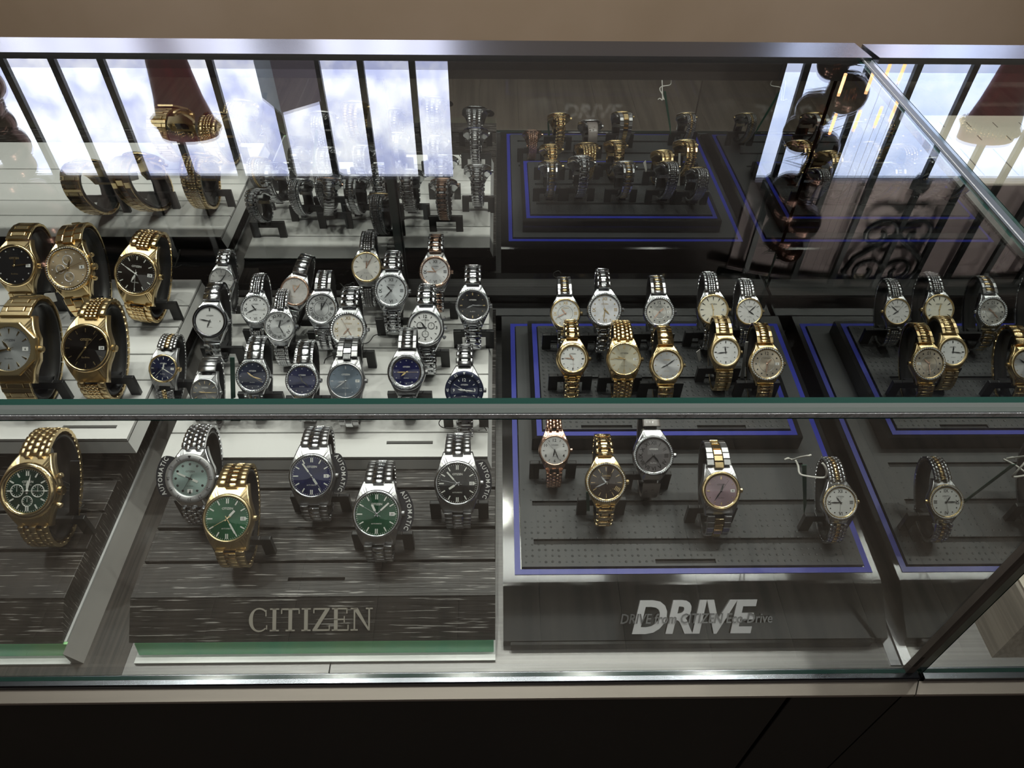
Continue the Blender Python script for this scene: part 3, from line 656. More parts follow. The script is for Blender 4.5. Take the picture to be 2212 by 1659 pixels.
def bezel_mesh(kind, m):
    def fn():
        b = MB()
        if kind == 'thin': b.lathe([(1.0, .02), (.99, .09), (.93, .13), (.89, .125), (.865, .07)], 48)
        elif kind == 'wide': b.lathe([(1.0, .02), (1.0, .10), (.95, .13), (.82, .12), (.80, .07)], 48)
        elif kind == 'gem': b.lathe([(1.0, .02), (1.0, .10), (.985, .115), (.83, .115), (.81, .07)], 48)
        elif kind == 'dive': b.lathe([(1.02, .02), (1.02, .09), (.99, .12), (.75, .15), (.72, .07)], 60)
        elif kind == 'dome': b.lathe([(1.0, .02), (.99, .08), (.93, .15), (.84, .17), (.77, .14), (.75, .07)], 48)
        elif kind == 'octo':
            q = MB(); r0, r1 = 1.07, .84
            for z in (.03, .10): q.v += [(r0*cos(2*pi*(i//6+.5)/8+0)*(1)+0, 0, z) for i in range(0)]
            o = []
            for i in range(8):
                a0, a1 = 2*pi*(i+.5)/8, 2*pi*(i+1.5)/8
                for k in range(6):
                    u = k/6; o.append((r0*(cos(a0)*(1-u)+cos(a1)*u), r0*(sin(a0)*(1-u)+sin(a1)*u)))
            n = len(o)
            rings = [[(x, y, .02) for x, y in o], [(x, y, .10) for x, y in o], [(x*.965, y*.965, .135) for x, y in o],
                     [(r1*cos(atan2(y, x)), r1*sin(atan2(y, x)), .135) for x, y in o], [(r1*.97*cos(atan2(y, x)), r1*.97*sin(atan2(y, x)), .07) for x, y in o]]
            for r in rings: b.v += r
            for r in range(4):
                for i in range(n): b.f.append((r*n+i, r*n+(i+1) % n, (r+1)*n+(i+1) % n, (r+1)*n+i)); b.mi.append(0); b.sm.append(False)
        return b.mesh('bezel', m)
    return cached(('bezel', kind, m.name), fn)
RI = dict(thin=.865, wide=.80, gem=.81, dive=.72, dome=.75, octo=.815)
def gem_mesh(n, r, s=.05, part=None):
    def fn():
        b = MB()
        for i in range(n):
            a = 2*pi*i/n
            if part and not (abs(cos(a)) > part): continue
            q = MB(); q.lathe([(0, .045), (s*.6, .04), (s, .0)], 6, sm=False)
            b.add([(v[0]+r*cos(a), v[1]+r*sin(a), v[2]+.115) for v in q.v], q.f)
        return b.mesh('stone_ring', M_GEM)
    return cached(('gem', n, r, s, part), fn)
def txt_item(s, material, x, y, hgt, rot=0, mi=0, bold=.01, maxw=None):
    me = text_mesh(s, material, bold=bold)
    k = hgt/me['h']; kx = k if maxw is None else min(k, maxw/me['w'])
    return (me, T3((x, y, 0)) @ RZ(rot) @ SC(kx, k, 1), mi)
ROM = ['XII', 'I', 'II', 'III', 'IV', 'V', 'VI', 'VII', 'VIII', 'IX', 'X', 'XI']
def mark_mesh(style, ri, m, date):
    def fn():
        b = MB(); items = []; Z = .072
        def bar(h, r0, r1, w, taper=1, z=.014):
            a = pi/2-h*pi/6; c, s = cos(a), sin(a)
            P = [(r0, -w*taper), (r1, -w), (r1, w), (r0, w*taper)]
            b.prism([(x*c-y*s, x*s+y*c) for x, y in P], Z, Z+z, 0)
        def dot(h, r, s):
            a = pi/2-h*pi/6; q = MB(); q.lathe([(0, .02), (s*.7, .016), (s, 0)], 8, sm=False)
            b.add([(v[0]+r*cos(a), v[1]+r*sin(a), v[2]+Z) for v in q.v], q.f)
        def mins(r0, r1, w=.005, skip5=False):
            for k in range(60):
                if skip5 and k % 5 == 0: continue
                bar(k/5, r0, r1, w, 1, .003)
        skip = {3} if date == 3 else ({6} if date == 6 else set())
        if style == 'bars':
            mins(ri*.93, ri*.985, .007)
            for h in range(12):
                if h in skip: bar(h, ri*.82, ri*.93, .022); continue
                if h % 6 == 0:
                    for o in (-.36, .36): 
                        a = pi/2-h*pi/6; b.prism([(x*cos(a)-y*sin(a), x*sin(a)+y*cos(a)) for x, y in ((ri*.70, o*.1-.02), (ri*.93, o*.1-.02), (ri*.93, o*.1+.02), (ri*.70, o*.1+.02))], Z, Z+.014)
                else: bar(h, ri*(.68 if h in (9,) else .72), ri*.93, .024)
        elif style == 'dauphine':
            mins(ri*.95, ri*.99, .004)
            for h in range(12):
                if h not in skip: bar(h, ri*.68, ri*.92, .034, .15)
        elif style == 'thin':
            for h in range(12):
                if h not in skip: bar(h, ri*.70, ri*.92, .013)
        elif style == 'needle':
            mins(ri*.94, ri*.99, .005, True)
            for h in range(12):
                if h not in skip: bar(h, ri*.74, ri*.93, .018)
        elif style == 'dots':
            for h in range(12):
                if h not in skip: dot(h, ri*.86, .035)
        elif style == 'dots4':
            for h in range(12):
                if h in skip: continue
                if h % 3 == 0: bar(h, ri*.74, ri*.92, .03)
                else: dot(h, ri*.84, .032)
        elif style in ('roman', 'roman4', 'romandots'):
            for h in range(12):
                if h in skip: continue
                a = pi/2-h*pi/6
                if style == 'roman' or h % 3 == 0:
                    rot = a-pi/2 if not 3 < h < 9 else a+pi/2
                    items.append(txt_item(ROM[h], m, ri*.78*cos(a), ri*.78*sin(a), ri*.24, rot, 0, .02, ri*.34))
                elif style == 'roman4': bar(h, ri*.72, ri*.88, .012)
                else: dot(h, ri*.82, .04)
            if style == 'roman': mins(ri*.93, ri*.96, .003)
        elif style in ('arabic', 'twelve', 'arab4'):
            for h in range(12):
                if h in skip: continue
                a = pi/2-h*pi/6
                if (style == 'arabic' and h % 2 == 0) or (style == 'twelve' and h == 0) or (style == 'arab4' and h % 3 == 0):
                    items.append(txt_item(str(h or 12), m, ri*.76*cos(a), ri*.76*sin(a), ri*.24, 0, 0, .02))
                elif style == 'twelve': b.prism([(ri*.8*cos(a)+u, ri*.8*sin(a)+v) for u, v in ((-.04, -.04), (.04, -.04), (.04, .04), (-.04, .04))], Z, Z+.012)
                else: bar(h, ri*.72, ri*.86, .026, .3)
        elif style == 'inner':
            for k in range(60): dot(k/5, ri*.56, .012)
            for h in range(12):
                if h not in (4,): bar(h, ri*.66, ri*.92, .02, .35)
            items.append(txt_item('IIII', m, ri*.78*cos(-pi/6), ri*.78*sin(-pi/6), ri*.26, -2*pi/3+pi/2, 0, .02))
        elif style == 'one': bar(0, ri*.74, ri*.95, .035)
        elif style == 'diver':
            mins(ri*.95, ri*.99, .005)
            for h in range(12):
                if h not in skip: dot(h, ri*.82, .055)
        me = b.mesh('hour_markers', m)
        if items: me = join_mesh('hour_markers', [(me, Matrix(), 0)]+[(q[0], T3((0, 0, Z+.003)) @ q[1], 0) for q in items], [m])
        return me
    return cached(('mark', style, round(ri, 3), m.name, date), fn)
def dial_text_mesh(kind, ri, m, by=.40):
    def fn():
        it = [txt_item('CITIZEN', m, 0, ri*by, ri*.105, 0, 0, .015, ri*.56)]
        if kind == 'auto': it.append(txt_item('AUTOMATIC', m, 0, -ri*.46, ri*.065, 0, 0, .0, ri*.5))
        elif kind == 'eco': it.append(txt_item('Eco-Drive', m, 0, -ri*.44, ri*.075, 0, 0, .0, ri*.36))
        elif kind == 'eco2': it.append(txt_item('Eco-Drive', m, 0, ri*(by-.13), ri*.07, 0, 0, .0, ri*.36))
        return join_mesh('dial_lettering', [(q[0], T3((0, 0, .0735)) @ q[1], 0) for q in it], [m])
    return cached(('dt', kind, round(ri, 3), m.name, by), fn)
def hand_mesh(L, w, m, style, core=None):
    def fn():
        b = MB()
        if style == 'sec': b.box(-.006, .006, -.2, L, 0, .004); b.lathe([(.03, 0), (.03, .008), (0, .012)], 10)
        elif style == 'leaf': b.prism([(-w*.4, -.1), (w*.4, -.1), (w, L*.55), (0, L), (-w, L*.55)], 0, .008)
        elif style == 'baton':
            b.box(-w, w, L*.34, L, 0, .008, 0); b.box(-w*.45, w*.45, -.12, L*.36, 0, .006, 1)
        b.lathe([(.05, 0), (.05, .01), (0, .012)], 10, 1)
        return b.mesh('hand', [core or m, m])
    return cached(('hand', round(L, 2), w, m.name, style, core.name if core else ''), fn)
def sub_dial(r, m_ring, m_face, style='ring'):
    def fn():
        b = MB(); b.lathe([(0, .001), (r*.85, .001)], 24, 1, False); b.lathe([(r*.85, .0), (r*.9, .012), (r, .010), (r, 0)], 24, 0)
        for k in range(12):
            a = 2*pi*k/12; c, s = cos(a), sin(a); P = [(r*.62, -.008), (r*.8, -.008), (r*.8, .008), (r*.62, .008)]
            b.prism([(x*c-y*s, x*s+y*c) for x, y in P], .001, .004, 0)
        b.prism([(-.01, -r*.1), (.01, -r*.1), (.006, r*.6), (-.006, r*.6)], .006, .010, 0)
        return b.mesh('sub_dial', [m_ring, m_face])
    return cached(('sub', round(r, 3), m_ring.name, m_face.name), fn)
def crown_mesh(m, s=1.0):
    def fn():
        b = MB(); n = 14
        for k in range(2*n):
            pass
        pr = [(0, .0), (.10*s, .0), (.13*s, .03), (.13*s, .15), (.10*s, .18), (0, .18)]
        b.lathe(pr, 14, sm=False); b.v = [(z+.98, y, x-.12) for x, y, z in b.v]
        return b.mesh('crown', m)
    return cached(('crown', m.name, s), fn)
def pusher_mesh(m, ang):
    def fn():
        b = MB(); b.lathe([(0, 0), (.06, 0), (.06, .13), (.10, .14), (.10, .24), (.08, .26), (0, .26)], 12, sm=False)
        c, s = cos(ang), sin(ang); b.v = [((z+.95)*c-y*s, (z+.95)*s+y*c, x-.12) for x, y, z in b.v]
        return b.mesh('pusher', m)
    return cached(('push', m.name, round(ang, 2)), fn)
def cuff_mesh(a, b_, w):
    def fn():
        b = MB(); n = 40; t0, t1 = RD(22), RD(338); k = 0
        for i in range(n+1):
            t = t0+(t1-t0)*i/n; P = ell(t, a, b_); P = P-Vector((0, 0, -a))*0
            c = Vector((0, 0, -a)); d = (P-c); L = d.length; u = d/L
            ww = w*(.62+.38*min(1, sin(pi*i/n)*2.2))
            for rr in (L-.17, L-.29):
                q = c+u*rr
                b.v += [(-ww/2, q.y, q.z), (ww/2, q.y, q.z)]
        for i in range(n):
            o, p = i*4, i*4+4
            for f in ((o, o+1, p+1, p), (o+2, p+2, p+3, o+3), (o, p, p+2, o+2), (o+1, o+3, p+3, p+1)): b.f.append(f); b.mi.append(0); b.sm.append(True)
        b.f += [(0, 2, 3, 1), (n*4, n*4+1, n*4+3, n*4+2)]; b.mi += [0, 0]; b.sm += [False]*2
        return b.mesh('cuff', M_PLASTIC)
    return cached(('cuff', a, b_, w), fn)
def bracket_mesh(w, h):
    def fn():
        b = MB(); t = .0022; l = .0095
        b.cbox(-w/2, -w/2+l, -t, t, -.002, h, .0008); b.cbox(w/2-l, w/2, -t, t, -.002, h, .0008); b.cbox(-w/2+l, w/2-l, -t, t, h-.0085, h, .0008)
        return b.mesh('bracket', M_PLASTIC)
    return cached(('bracket', w, h), fn)
def strap_mesh(a, b_, w0, m):
    b = MB(); n = 60; t0, t1 = RD(40), RD(320)
    for i in range(n+1):
        t = t0+(t1-t0)*i/n; P = ell(t, a, b_); T = ell_tan(t, a, b_); N = Vector((0, T.z, -T.y))
        if N.dot(P-Vector((0, 0, -a))) < 0: N = -N
        w = w0*(1-.18*sin(pi*i/n))
        for x, h in ((-.5, -.04), (-.5, .0), (-.40, .05), (.40, .05), (.5, .0), (.5, -.04)): q = P+N*h; b.v.append((x*w, q.y, q.z))
    for i in range(n):
        for k in range(6): b.f.append((i*6+k, i*6+(k+1) % 6, i*6+6+(k+1) % 6, i*6+6+k)); b.mi.append(0); b.sm.append(True)
    return b.mesh('strap', m)
M_STRAP = mat('grey_croc_leather', (.20, .175, .165), .3, 0, .5, coat=.3, bump=('vor', (3.2, 3.8, 3.8), .6, .03, .55))
DATE_M = {}
def date_mesh(s, r=.11):
    def fn():
        b = MB(); b.box(-r, r, -.075, .075, 0, .004, 0)
        me = b.mesh('date_window', M_PRINTW); q = txt_item(s, M_PRINTK, 0, 0, .10, 0, 1, .02)
        return join_mesh('date_window', [(me, Matrix(), 0), (q[0], T3((0, 0, .006)) @ q[1], 1)], [M_PRINTW, M_PRINTK])
    return cached(('date', s), fn)

# loops: half depth a, half height b (in R)
LOOP = dict(m=(1.28, 2.10), w=(1.25, 2.45))
def bevel_numbers(m, dark):
    def fn():
        it = [txt_item(s, m, .87*cos(a), .87*sin(a), .13, a-pi/2, 0, .0) for s, a in [(str(k*5), pi/2-k*pi/6) for k in range(1, 12)]]
        b = MB(); b.prism([(-.07, .95), (0, .82), (.07, .95)], 0, .004)
        return join_mesh('bezel_numbers', [(b.mesh('tri', m), T3((0, 0, .142)), 0)]+[(q[0], T3((0, 0, .143)) @ q[1], 0) for q in it], [m])
    return cached(('bn', m.name), fn)
WATCHES = {}
BAND = {"L1": 1.0, "F1": 0.96, "F2": 1.16, "F3": 1.18, "F4": 1.15, "F5": 1.17, "A1": 1.1, "A2": 1.14, "A3": 1.18, "B1": 1.12, "B2": 1.08, "C1": 1.05, "C2": 0.92, "D1": 1.26, "D2": 1.17, "E1": 0.94, "E2": 0.88, "E3": 0.98, "E4": 1.0, "E5": 1.04, "E6": 0.98, "E7": 1.04, "E8": 1.02, "E9": 1.02, "E10": 1.03, "G1": 1.13, "G2": 1.13, "G3": 1.13, "G4": 1.0, "G5": 0.92, "H1": 0.95, "H2": 0.83, "H3": 1.0, "H4": 0.97, "H5": 1.1, "I1": 0.94, "I2": 1.15, "I3": 0.94, "I4": 1.1, "I5": 0.95, "J1": 1.0, "J2": 0.9, "J3": 0.87, "J4": 1.26, "J5": 0.96}
GRP = dict(L='watches on the wood trays', F='watches on the wood trays', A='gold watches on the left white tray', B='gold watches on the left white tray', C='silver watches on the middle white tray', H='watches on the upper black tray', J='watches on the DRIVE tray')
for k_ in 'DEG': GRP[k_] = GRP['C']
GRP['I'] = GRP['H']
def watch(key, px, py, wpx, zt, sex, E, case_k, bez, mats, dial, marks, mmat, brace, hands, label, group=None, bw=.98, lug=1.28, date=None, text='eco', tm=None,
          hm=None, hcore=None, crown=1.0, gems=None, chrono=None, lift=0, yaw=0, extra=None, pearl=False, sun=True, bratio=None, tby=.40, hstyle='leaf', bmat=None, ring=None, roll=0):
    m1, m2, mb_ = [METAL[c] for c in mats]        # outer links + case, centre links, bezel
    a, b = LOOP[sex]; bw = BAND[key]
    if bratio: b *= bratio
    # iterate: the size follows from the distance, the height from the size
    R = .018; zc = zt+.06
    for _ in range(8):
        P = onz(px, py, zc); R = wpx/2/FPX*(P-CAM).dot(fwd)/1.0
        e = RD(E); low = (a*sin(e)+sqrt((a*sin(e))**2+(b*cos(e))**2))*R
        zc = zt+low+.0035+.05*R+lift
    base = Vector((P.x, P.y, zt)); Rm = Matrix.Rotation(yaw, 4, 'Z') @ RX(pi/2-e) @ RZ(roll)
    off = Rm.inverted() @ (P-Vector((0, 0, 0)) - Vector((P.x, P.y, zc-low-.05*R)))        # from base (lowest point) to dial centre, local metres
    t = empty('wristwatch', label=label, cat='watch'); 
    t['group'] = GRP[key[0]]
    t.matrix_world = T3((P.x, P.y, zc-low-.05*R)) @ Rm @ SC(R); O = T3(off/R)
    K = lambda n, me, M=Matrix(): link(n, me, t, m=O @ M)
    ri = RI[bez]
    K('case', case_mesh(case_k, bw, lug, m1)); K('bezel', bezel_mesh(bez, bmat or mb_))
    dm = dialmat('dial_%s%s' % ('_'.join('%d' % (c*100) for c in dial), '_p' if pearl else ('' if sun else '_m')), dial, sun, pearl)
    def disc():
        q = MB(); n = 48
        for r_ in (.001, ri*.5, ri): q.v += [(r_*cos(2*pi*i/n), r_*sin(2*pi*i/n), .07) for i in range(n)]
        for r_ in range(2):
            for i in range(n): q.f.append((r_*n+i, r_*n+(i+1) % n, r_*n+n+(i+1) % n, r_*n+n+i)); q.mi.append(0); q.sm.append(False)
        q.f.append(tuple(range(n-1, -1, -1))[::-1]); q.mi.append(0); q.sm.append(False)
        return q.mesh('dial', dm)
    K('dial', cached(('dial', round(ri, 3), dm.name), disc))
    if ring:
        def rg():
            q = MB(); q.lathe([(ri*.55, .0705), (ri*.56, .078), (ri*.58, .0705)], 40); return q.mesh('dial_ring', ring)
        K('dial_ring', cached(('ring', round(ri, 3), ring.name), rg))
    if chrono:
        for sx, sy, rr in chrono: K('sub_dial', sub_dial(rr, mmat if mmat is not M_LUME else M_LUME, dm if chrono[0][2] < .2 or sex == 'w' else dm), T3((sx, sy, .0715)))
        K('pusher', pusher_mesh(m1, RD(27))); K('pusher', pusher_mesh(m1, RD(-27)))
    if marks: K('hour_markers', mark_mesh(marks, ri, mmat, 3 if date else 0))
    if text: K('dial_lettering', dial_text_mesh(text, ri, tm or mmat, tby))
    if date: K('date_window', date_mesh(date), T3(((ri*.74, 0, .072) if extra != 'date6' else (0, -ri*.72, .072))))
    h = hm or mmat; H = hands
    ah, am = -(H[0] % 12+H[1]/60)*pi/6, -H[1]*pi/30
    K('hour_hand', hand_mesh(ri*.5, .045, h, hstyle, hcore), T3((0, 0, .088)) @ RZ(ah))
    K('minute_hand', hand_mesh(ri*.78, .034, h, hstyle, hcore), T3((0, 0, .097)) @ RZ(am))
    if len(H) > 2: K('second_hand', hand_mesh(ri*.85, .01, h, 'sec'), T3((0, 0, .106)) @ RZ(-H[2]*pi/30))
    def cry():
        q = MB(); q.lathe([(0, .142), (ri*.6, .136), (ri*1.0, .122)], 40); return q.mesh('crystal', M_CRYSTAL)
    K('crystal', cached(('cry', round(ri, 3)), cry))
    if crown: K('crown', crown_mesh(bmat or mb_ if mats[2] in 'gr' else m1, crown))
    if gems: K('stone_ring', gem_mesh(*gems))
    if bez == 'dive' and extra != 'stones': K('bezel_numbers', bevel_numbers(M_PRINTK if dial[2] > .5 else M_PRINTW, 0))
    if extra == 'stones':
        def sg():
            q = MB()
            for i in range(12):
                for k in range(3):
                    aa = 2*pi*(i+.5)/12+(k-1)*.13; q2 = MB(); q2.lathe([(0, .03), (.045, .02), (.05, 0)], 4, sm=False); q.add([(v[0]+.87*cos(aa), v[1]+.87*sin(aa), v[2]+.135) for v in q2.v], q2.f)
            return q.mesh('stone_ring', M_GEM)
        K('stone_ring', cached(('sg',), sg))
    # bracelet
    t0 = math.asin(min(.98, lug*.97/b)); w0 = bw*1.0
    if brace == 'leather': K('strap', strap_mesh(a, b, bw, M_STRAP))
    else:
        ts, pitch = ell_steps(a, b, t0, 2*pi-t0, PITCH_[brace]); n = len(ts); lm = link_mesh(brace, m1, m2)
        for i, tt in enumerate(ts):
            Pq = ell(tt, a, b); T = ell_tan(tt, a, b); N = Vector((0, -T.z, T.y))
            if N.dot(Pq-Vector((0, 0, -a))) < 0: N = -N
            X = T.cross(N) * -1
            if X.x < 0: X = -X
            Yv = N.cross(X)
            u = i/(n-1); ww = w0*(1-.22*sin(pi*u))
            # keep lying under the case at its lugs
            M = Matrix(((X.x*ww, Yv.x*pitch, N.x, 0), (0, Yv.y*pitch, N.y, Pq.y), (0, Yv.z*pitch, N.z, Pq.z), (0, 0, 0, 1)))
            K('link', lm, M)
    # stand
    st = empty('watch_stand', (P.x, P.y, zt+.0002), label='stand holding the '+label, group='stands of the '+GRP[key[0]], cat='stand')
    O2 = T3((P.x, P.y, zc)) @ Rm @ SC(R); inv = T3((-P.x, -P.y, -zt-.0002))
    link('cuff', cuff_mesh(a, b, bw*.80), st, m=inv @ O2)
    # bracket stands below and a little in front, joined to the cuff by a stem
    cen = O2 @ Vector((0, 0, -a)); lowp = Vector((0, -cos(e)*0, 0))
    wv = .0455 if sex == 'w' else .054; hb = .024
    yb_ = P.y+.0035; link('bracket', bracket_mesh(wv, hb), st, (0, yb_-P.y, 0))
    q = MB(); zz = zc-zt-low; q.prof_x([(yb_-P.y-.002, hb-.008), (yb_-P.y+.016, zz+.19*R+.001), (yb_-P.y+.016, zz+.19*R+.006), (yb_-P.y-.002, hb)], -bw*.3*R, bw*.3*R); q.obj('stem', M_PLASTIC, st)
    WATCHES[key] = (P, R, Rm, zc, t); return t

G = 'gold-tone'; zA = ZLW; zB = ZMW
zl = ZWT
# --- big watches on the wood trays
watch('L1', 62, 1060, 124, zl, 'm', 48, 'barrel', 'dome', 'GGg', (.006, .06, .04), 'bars', M_LUME, 'five', (12, 2, 15), 'large gold chronograph watch with green dial and three sub-dials', bw=1.0, text='eco2', tm=M_LUME, hm=M_LUME,
      chrono=[(-.36, -.0, .23), (.36, 0, .23), (0, -.36, .19)], crown=1.3, tby=.42)
watch('F1', 412, 1033, 104, zl, 'm', 46, 'round', 'dive', 'sss', (.50, .66, .62), 'diver', M_PRINTK, 'five', (3, 49, 35), 'steel watch with pale mint dial and numbered steel bezel', bw=.86, tm=M_PRINTK, hm=M_PRINTK, hcore=M_LUME, hstyle='baton', date='4', extra='date6', sun=True, bmat=mat('silver_bezel', (.55, .55, .56), .36, .75))
watch('F2', 492, 1120, 107, zl, 'm', 50, 'barrel', 'thin', 'GgG', (.004, .12, .045), 'bars', M_LUME, 'president', (1, 25, 40), 'gold watch with sunburst green dial on the wood tray', bw=1.02, lug=1.36, text='auto', tm=M_LUME, hcore=M_LUME, hstyle='baton', hm=GOLD, date='15', crown=.9, tby=.47)
watch('F3', 674, 1028, 98, zl, 'm', 48, 'barrel', 'thin', 'Sss', (.003, .010, .085), 'bars', M_LUME, 'president', (4, 54, 24), 'steel watch with sunburst dark blue dial on the wood tray', bw=1.04, lug=1.36, text='auto', tm=M_LUME, hcore=M_LUME, hstyle='baton', hm=STEEL, date='3', crown=.9, tby=.47)
watch('F4', 814, 1110, 104, zl, 'm', 50, 'barrel', 'thin', 'Sss', (.004, .085, .036), 'bars', M_LUME, 'president', (11, 8, 50), 'steel watch with sunburst green dial in front row, date 20', bw=1.02, lug=1.36, text='auto', tm=M_LUME, hcore=M_LUME, hstyle='baton', hm=STEEL, date='20', crown=.9, tby=.47)
watch('F5', 988, 1044, 98, zl, 'm', 48, 'barrel', 'thin', 'Sss', (.018, .018, .020), 'bars', M_LUME, 'president', (7, 53, 47), 'steel watch with black dial at the right end of the wood tray', bw=1.04, lug=1.36, text='auto', tm=M_LUME, hcore=M_LUME, hstyle='baton', hm=STEEL, date='12', crown=.9, tby=.47)
# --- gold watches on the left white tray
watch('A1', 33, 574, 92, zA, 'm', 42, 'round', 'thin', 'Ggg', (.008, .008, .010), 'dots', M_GEM, 'wide', (12, 14), 'gold watch with plain black dial, leftmost of the rear row', bw=.84, tm=M_PRINTG, hm=GOLD, date='7', sun=False)
watch('A2', 149, 580, 98, zA, 'm', 42, 'round', 'gem', 'ggg', (.70, .56, .38), 'dots', M_GEM, 'oyster', (12, 42, 12), 'gold chronograph watch with champagne dial and rope bezel', bw=.86, tm=M_PRINTG, hm=GOLD, date='8', chrono=[(.02, .36, .22), (-.34, 0, .2), (0, -.38, .22)], gems=(56, .91, .035), crown=1.2, roll=RD(6))
watch('A3', 295, 592, 94, zA, 'm', 42, 'barrel', 'thin', 'ggg', (.025, .018, .014), 'needle', M_LUME, 'jubilee', (6, 50, 30), 'gold watch with dark brown dial, right end of the rear gold row', bw=1.06, lug=1.4, tm=M_LUME, hm=M_LUME, date='24', roll=RD(-7))
watch('B1', 22, 754, 116, zA, 'm', 46, 'octo', 'octo', 'GGG', (.55, .57, .58), 'dauphine', GOLD, 'wide', (10, 43, 42), 'gold octagonal watch with silver sunburst dial at the left edge', bw=.98, tm=M_PRINTK, hm=GOLD, date='6')
watch('B2', 187, 752, 106, zA, 'm', 46, 'barrel', 'thin', 'Ggg', (.016, .012, .011), 'needle', GOLD, 'jubilee', (12, 36, 7), 'gold watch with black dial, front row beside the octagonal one', bw=1.0, lug=1.4, tm=M_PRINTG, hm=GOLD, date='28', crown=1.2)
# --- silver watches on the middle white tray
w_ = dict(tm=M_PRINTK)
watch('C1', 479, 606, 56, zB, 'w', 42, 'round', 'thin', 'sss', (.62, .62, .62), 'thin', M_PRINTK, 'ladder', (8, 6), 'small steel watch with white dial beside the brown gold watch', bw=.86, tm=M_PRINTK, lift=.020)
watch('C2', 454, 694, 74, zB, 'w', 44, 'round', 'wide', 'sss', (.80, .80, .80), 'one', M_PRINTK, 'plate', (6, 47), 'steel watch with plain white dial and black ring bezel', bw=.72, tm=M_PRINTK, bmat=DARKST, sun=False, date='4', lift=.010, bratio=.95)
watch('D1', 353, 796, 62, zB, 'w', 46, 'barrel', 'thin', 'Sgg', (.007, .014, .07), 'needle', M_LUME, 'five', (12, 20, 37), 'small two-tone watch with navy dial, leftmost of the front silver row', bw=.86, lug=1.5, tm=M_LUME, hm=M_LUME, date='5', roll=RD(-3), crown=1.4)
watch('D2', 443, 848, 62, zB, 'w', 46, 'barrel', 'thin', 'SSs', (.20, .20, .20), 'thin', GOLD, 'plate', (9, 15, 25), 'small steel watch with grey dial second in the front silver row', bw=.92, lug=1.5, tm=M_PRINTW, hm=GOLD)
watch('E1', 552, 668, 65, zB, 'w', 44, 'round', 'gem', 'sss', (.80, .81, .82), 'romandots', M_PRINTK, 'jubilee', (10, 41, 16), 'steel watch with white dial and stone bezel above roman dial watch', bw=.74, tm=M_PRINTK, gems=(44, .91, .05), date='9', lift=.006, sun=False)
watch('E2', 604, 705, 68, zB, 'w', 44, 'round', 'thin', 'sss', (.68, .69, .70), 'roman', M_PRINTK, 'jubilee', (12, 25, 10), 'steel watch with silver dial and black roman numerals, date at three', bw=.70, tm=M_PRINTK, date='2')
watch('E3', 637, 629, 64, zB, 'w', 42, 'round', 'thin', 'srr', (.55, .52, .50), 'dots', M_GEM, 'plate', (11, 4), 'rose and steel watch with pearl dial, tilted behind the roman dials', bw=.78, tm=M_PRINTG, hm=ROSE, pearl=True, lift=.016, roll=RD(-14), bratio=1.05)
watch('E4', 695, 667, 70, zB, 'w', 44, 'round', 'gem', 'sss', (.58, .59, .60), 'roman', M_PRINTK, 'h', (12, 5), 'steel watch with grey roman dial and inner ring', bw=.62, tm=M_PRINTK, lift=.006, ring=M_PRINTK, gems=(44, .91, .045, .6))
watch('E5', 752, 712, 78, zB, 'w', 45, 'round', 'gem', 'sss', (.76, .72, .66), 'romandots', GOLD, 'ladder', (7, 25, 55), 'steel watch with stone bezel, gold rimmed pearl dial and gold numerals', bw=.64, tm=M_PRINTG, hm=ROSE, gems=(44, .91, .055), pearl=True)
watch('E6', 792, 577, 66, zB, 'w', 42, 'round', 'thin', 'sSg', (.82, .80, .76), 'thin', M_PRINTK, 'jubilee', (12, 5), 'two-tone watch with silver white dial and thin black bars, top row', bw=.80, tm=M_PRINTK, hm=ROSE, date='1', lift=.016)
watch('E7', 845, 628, 73, zB, 'w', 43, 'round', 'gem', 'sss', (.74, .77, .80), 'roman4', M_PRINTK, 'ladder', (10, 37), 'steel watch with bluish white dial, roman twelve three six nine', bw=.64, tm=M_PRINTK, text='eco2', gems=(48, .91, .045), lift=.010)
watch('E8', 940, 587, 68, zB, 'w', 42, 'round', 'gem', 'srr', (.78, .78, .80), 'roman4', M_PRINTK, 'ladder', (10, 45, 10), 'rose rimmed watch with white roman dial at the top right', bw=.62, tm=M_PRINTK, text='eco2', hm=ROSE, gems=(48, .91, .045, .55), lift=.016)
watch('E9', 919, 708, 80, zB, 'w', 45, 'round', 'wide', 'sss', (.82, .82, .82), 'arab4', M_PRINTK, 'ladder', (10, 45, 0), 'steel chronograph watch with white dial and blue second hand', bw=.62, tm=M_PRINTK, sun=False, chrono=[(-.28, .12, .19), (.32, .10, .19), (0, -.34, .19)], hm=M_PRINTK, tby=.50)
watch('E10', 1021, 660, 74, zB, 'w', 44, 'round', 'wide', 'sss', (.03, .03, .033), 'dots4', GOLD, 'ladder', (8, 15), 'steel watch with black dial at the right edge of the white tray', bw=.64, tm=M_PRINTW, hm=STEEL, lift=.006, gems=(44, .97, .03))
watch('G1', 546, 813, 72, zB, 'w', 46, 'round', 'gem', 'sss', (.03, .036, .075), 'dots', M_GEM, 'crystal', (10, 18, 20), 'steel watch with slate blue dial and stones along its bracelet', bw=.66, lug=1.08, tm=M_PRINTW, hm=GOLD, gems=(44, .91, .052))
watch('G2', 653, 822, 72, zB, 'w', 46, 'round', 'gem', 'sss', (.03, .034, .10), 'dots', M_GEM, 'crystal', (11, 22, 50), 'steel watch with violet blue dial and stone bracelet, third crystal dial', bw=.66, lug=1.08, tm=M_PRINTW, hm=DARKST, gems=(44, .91, .052))
watch('G3', 747, 823, 80, zB, 'w', 47, 'barrel', 'thin', 'SsS', (.20, .25, .31), 'dots4', STEEL, 'oyster', (8, 39, 30), 'steel watch with ice blue sunburst dial in the front silver row', bw=.84, tm=M_PRINTW, hm=STEEL, lug=1.35, date='17')
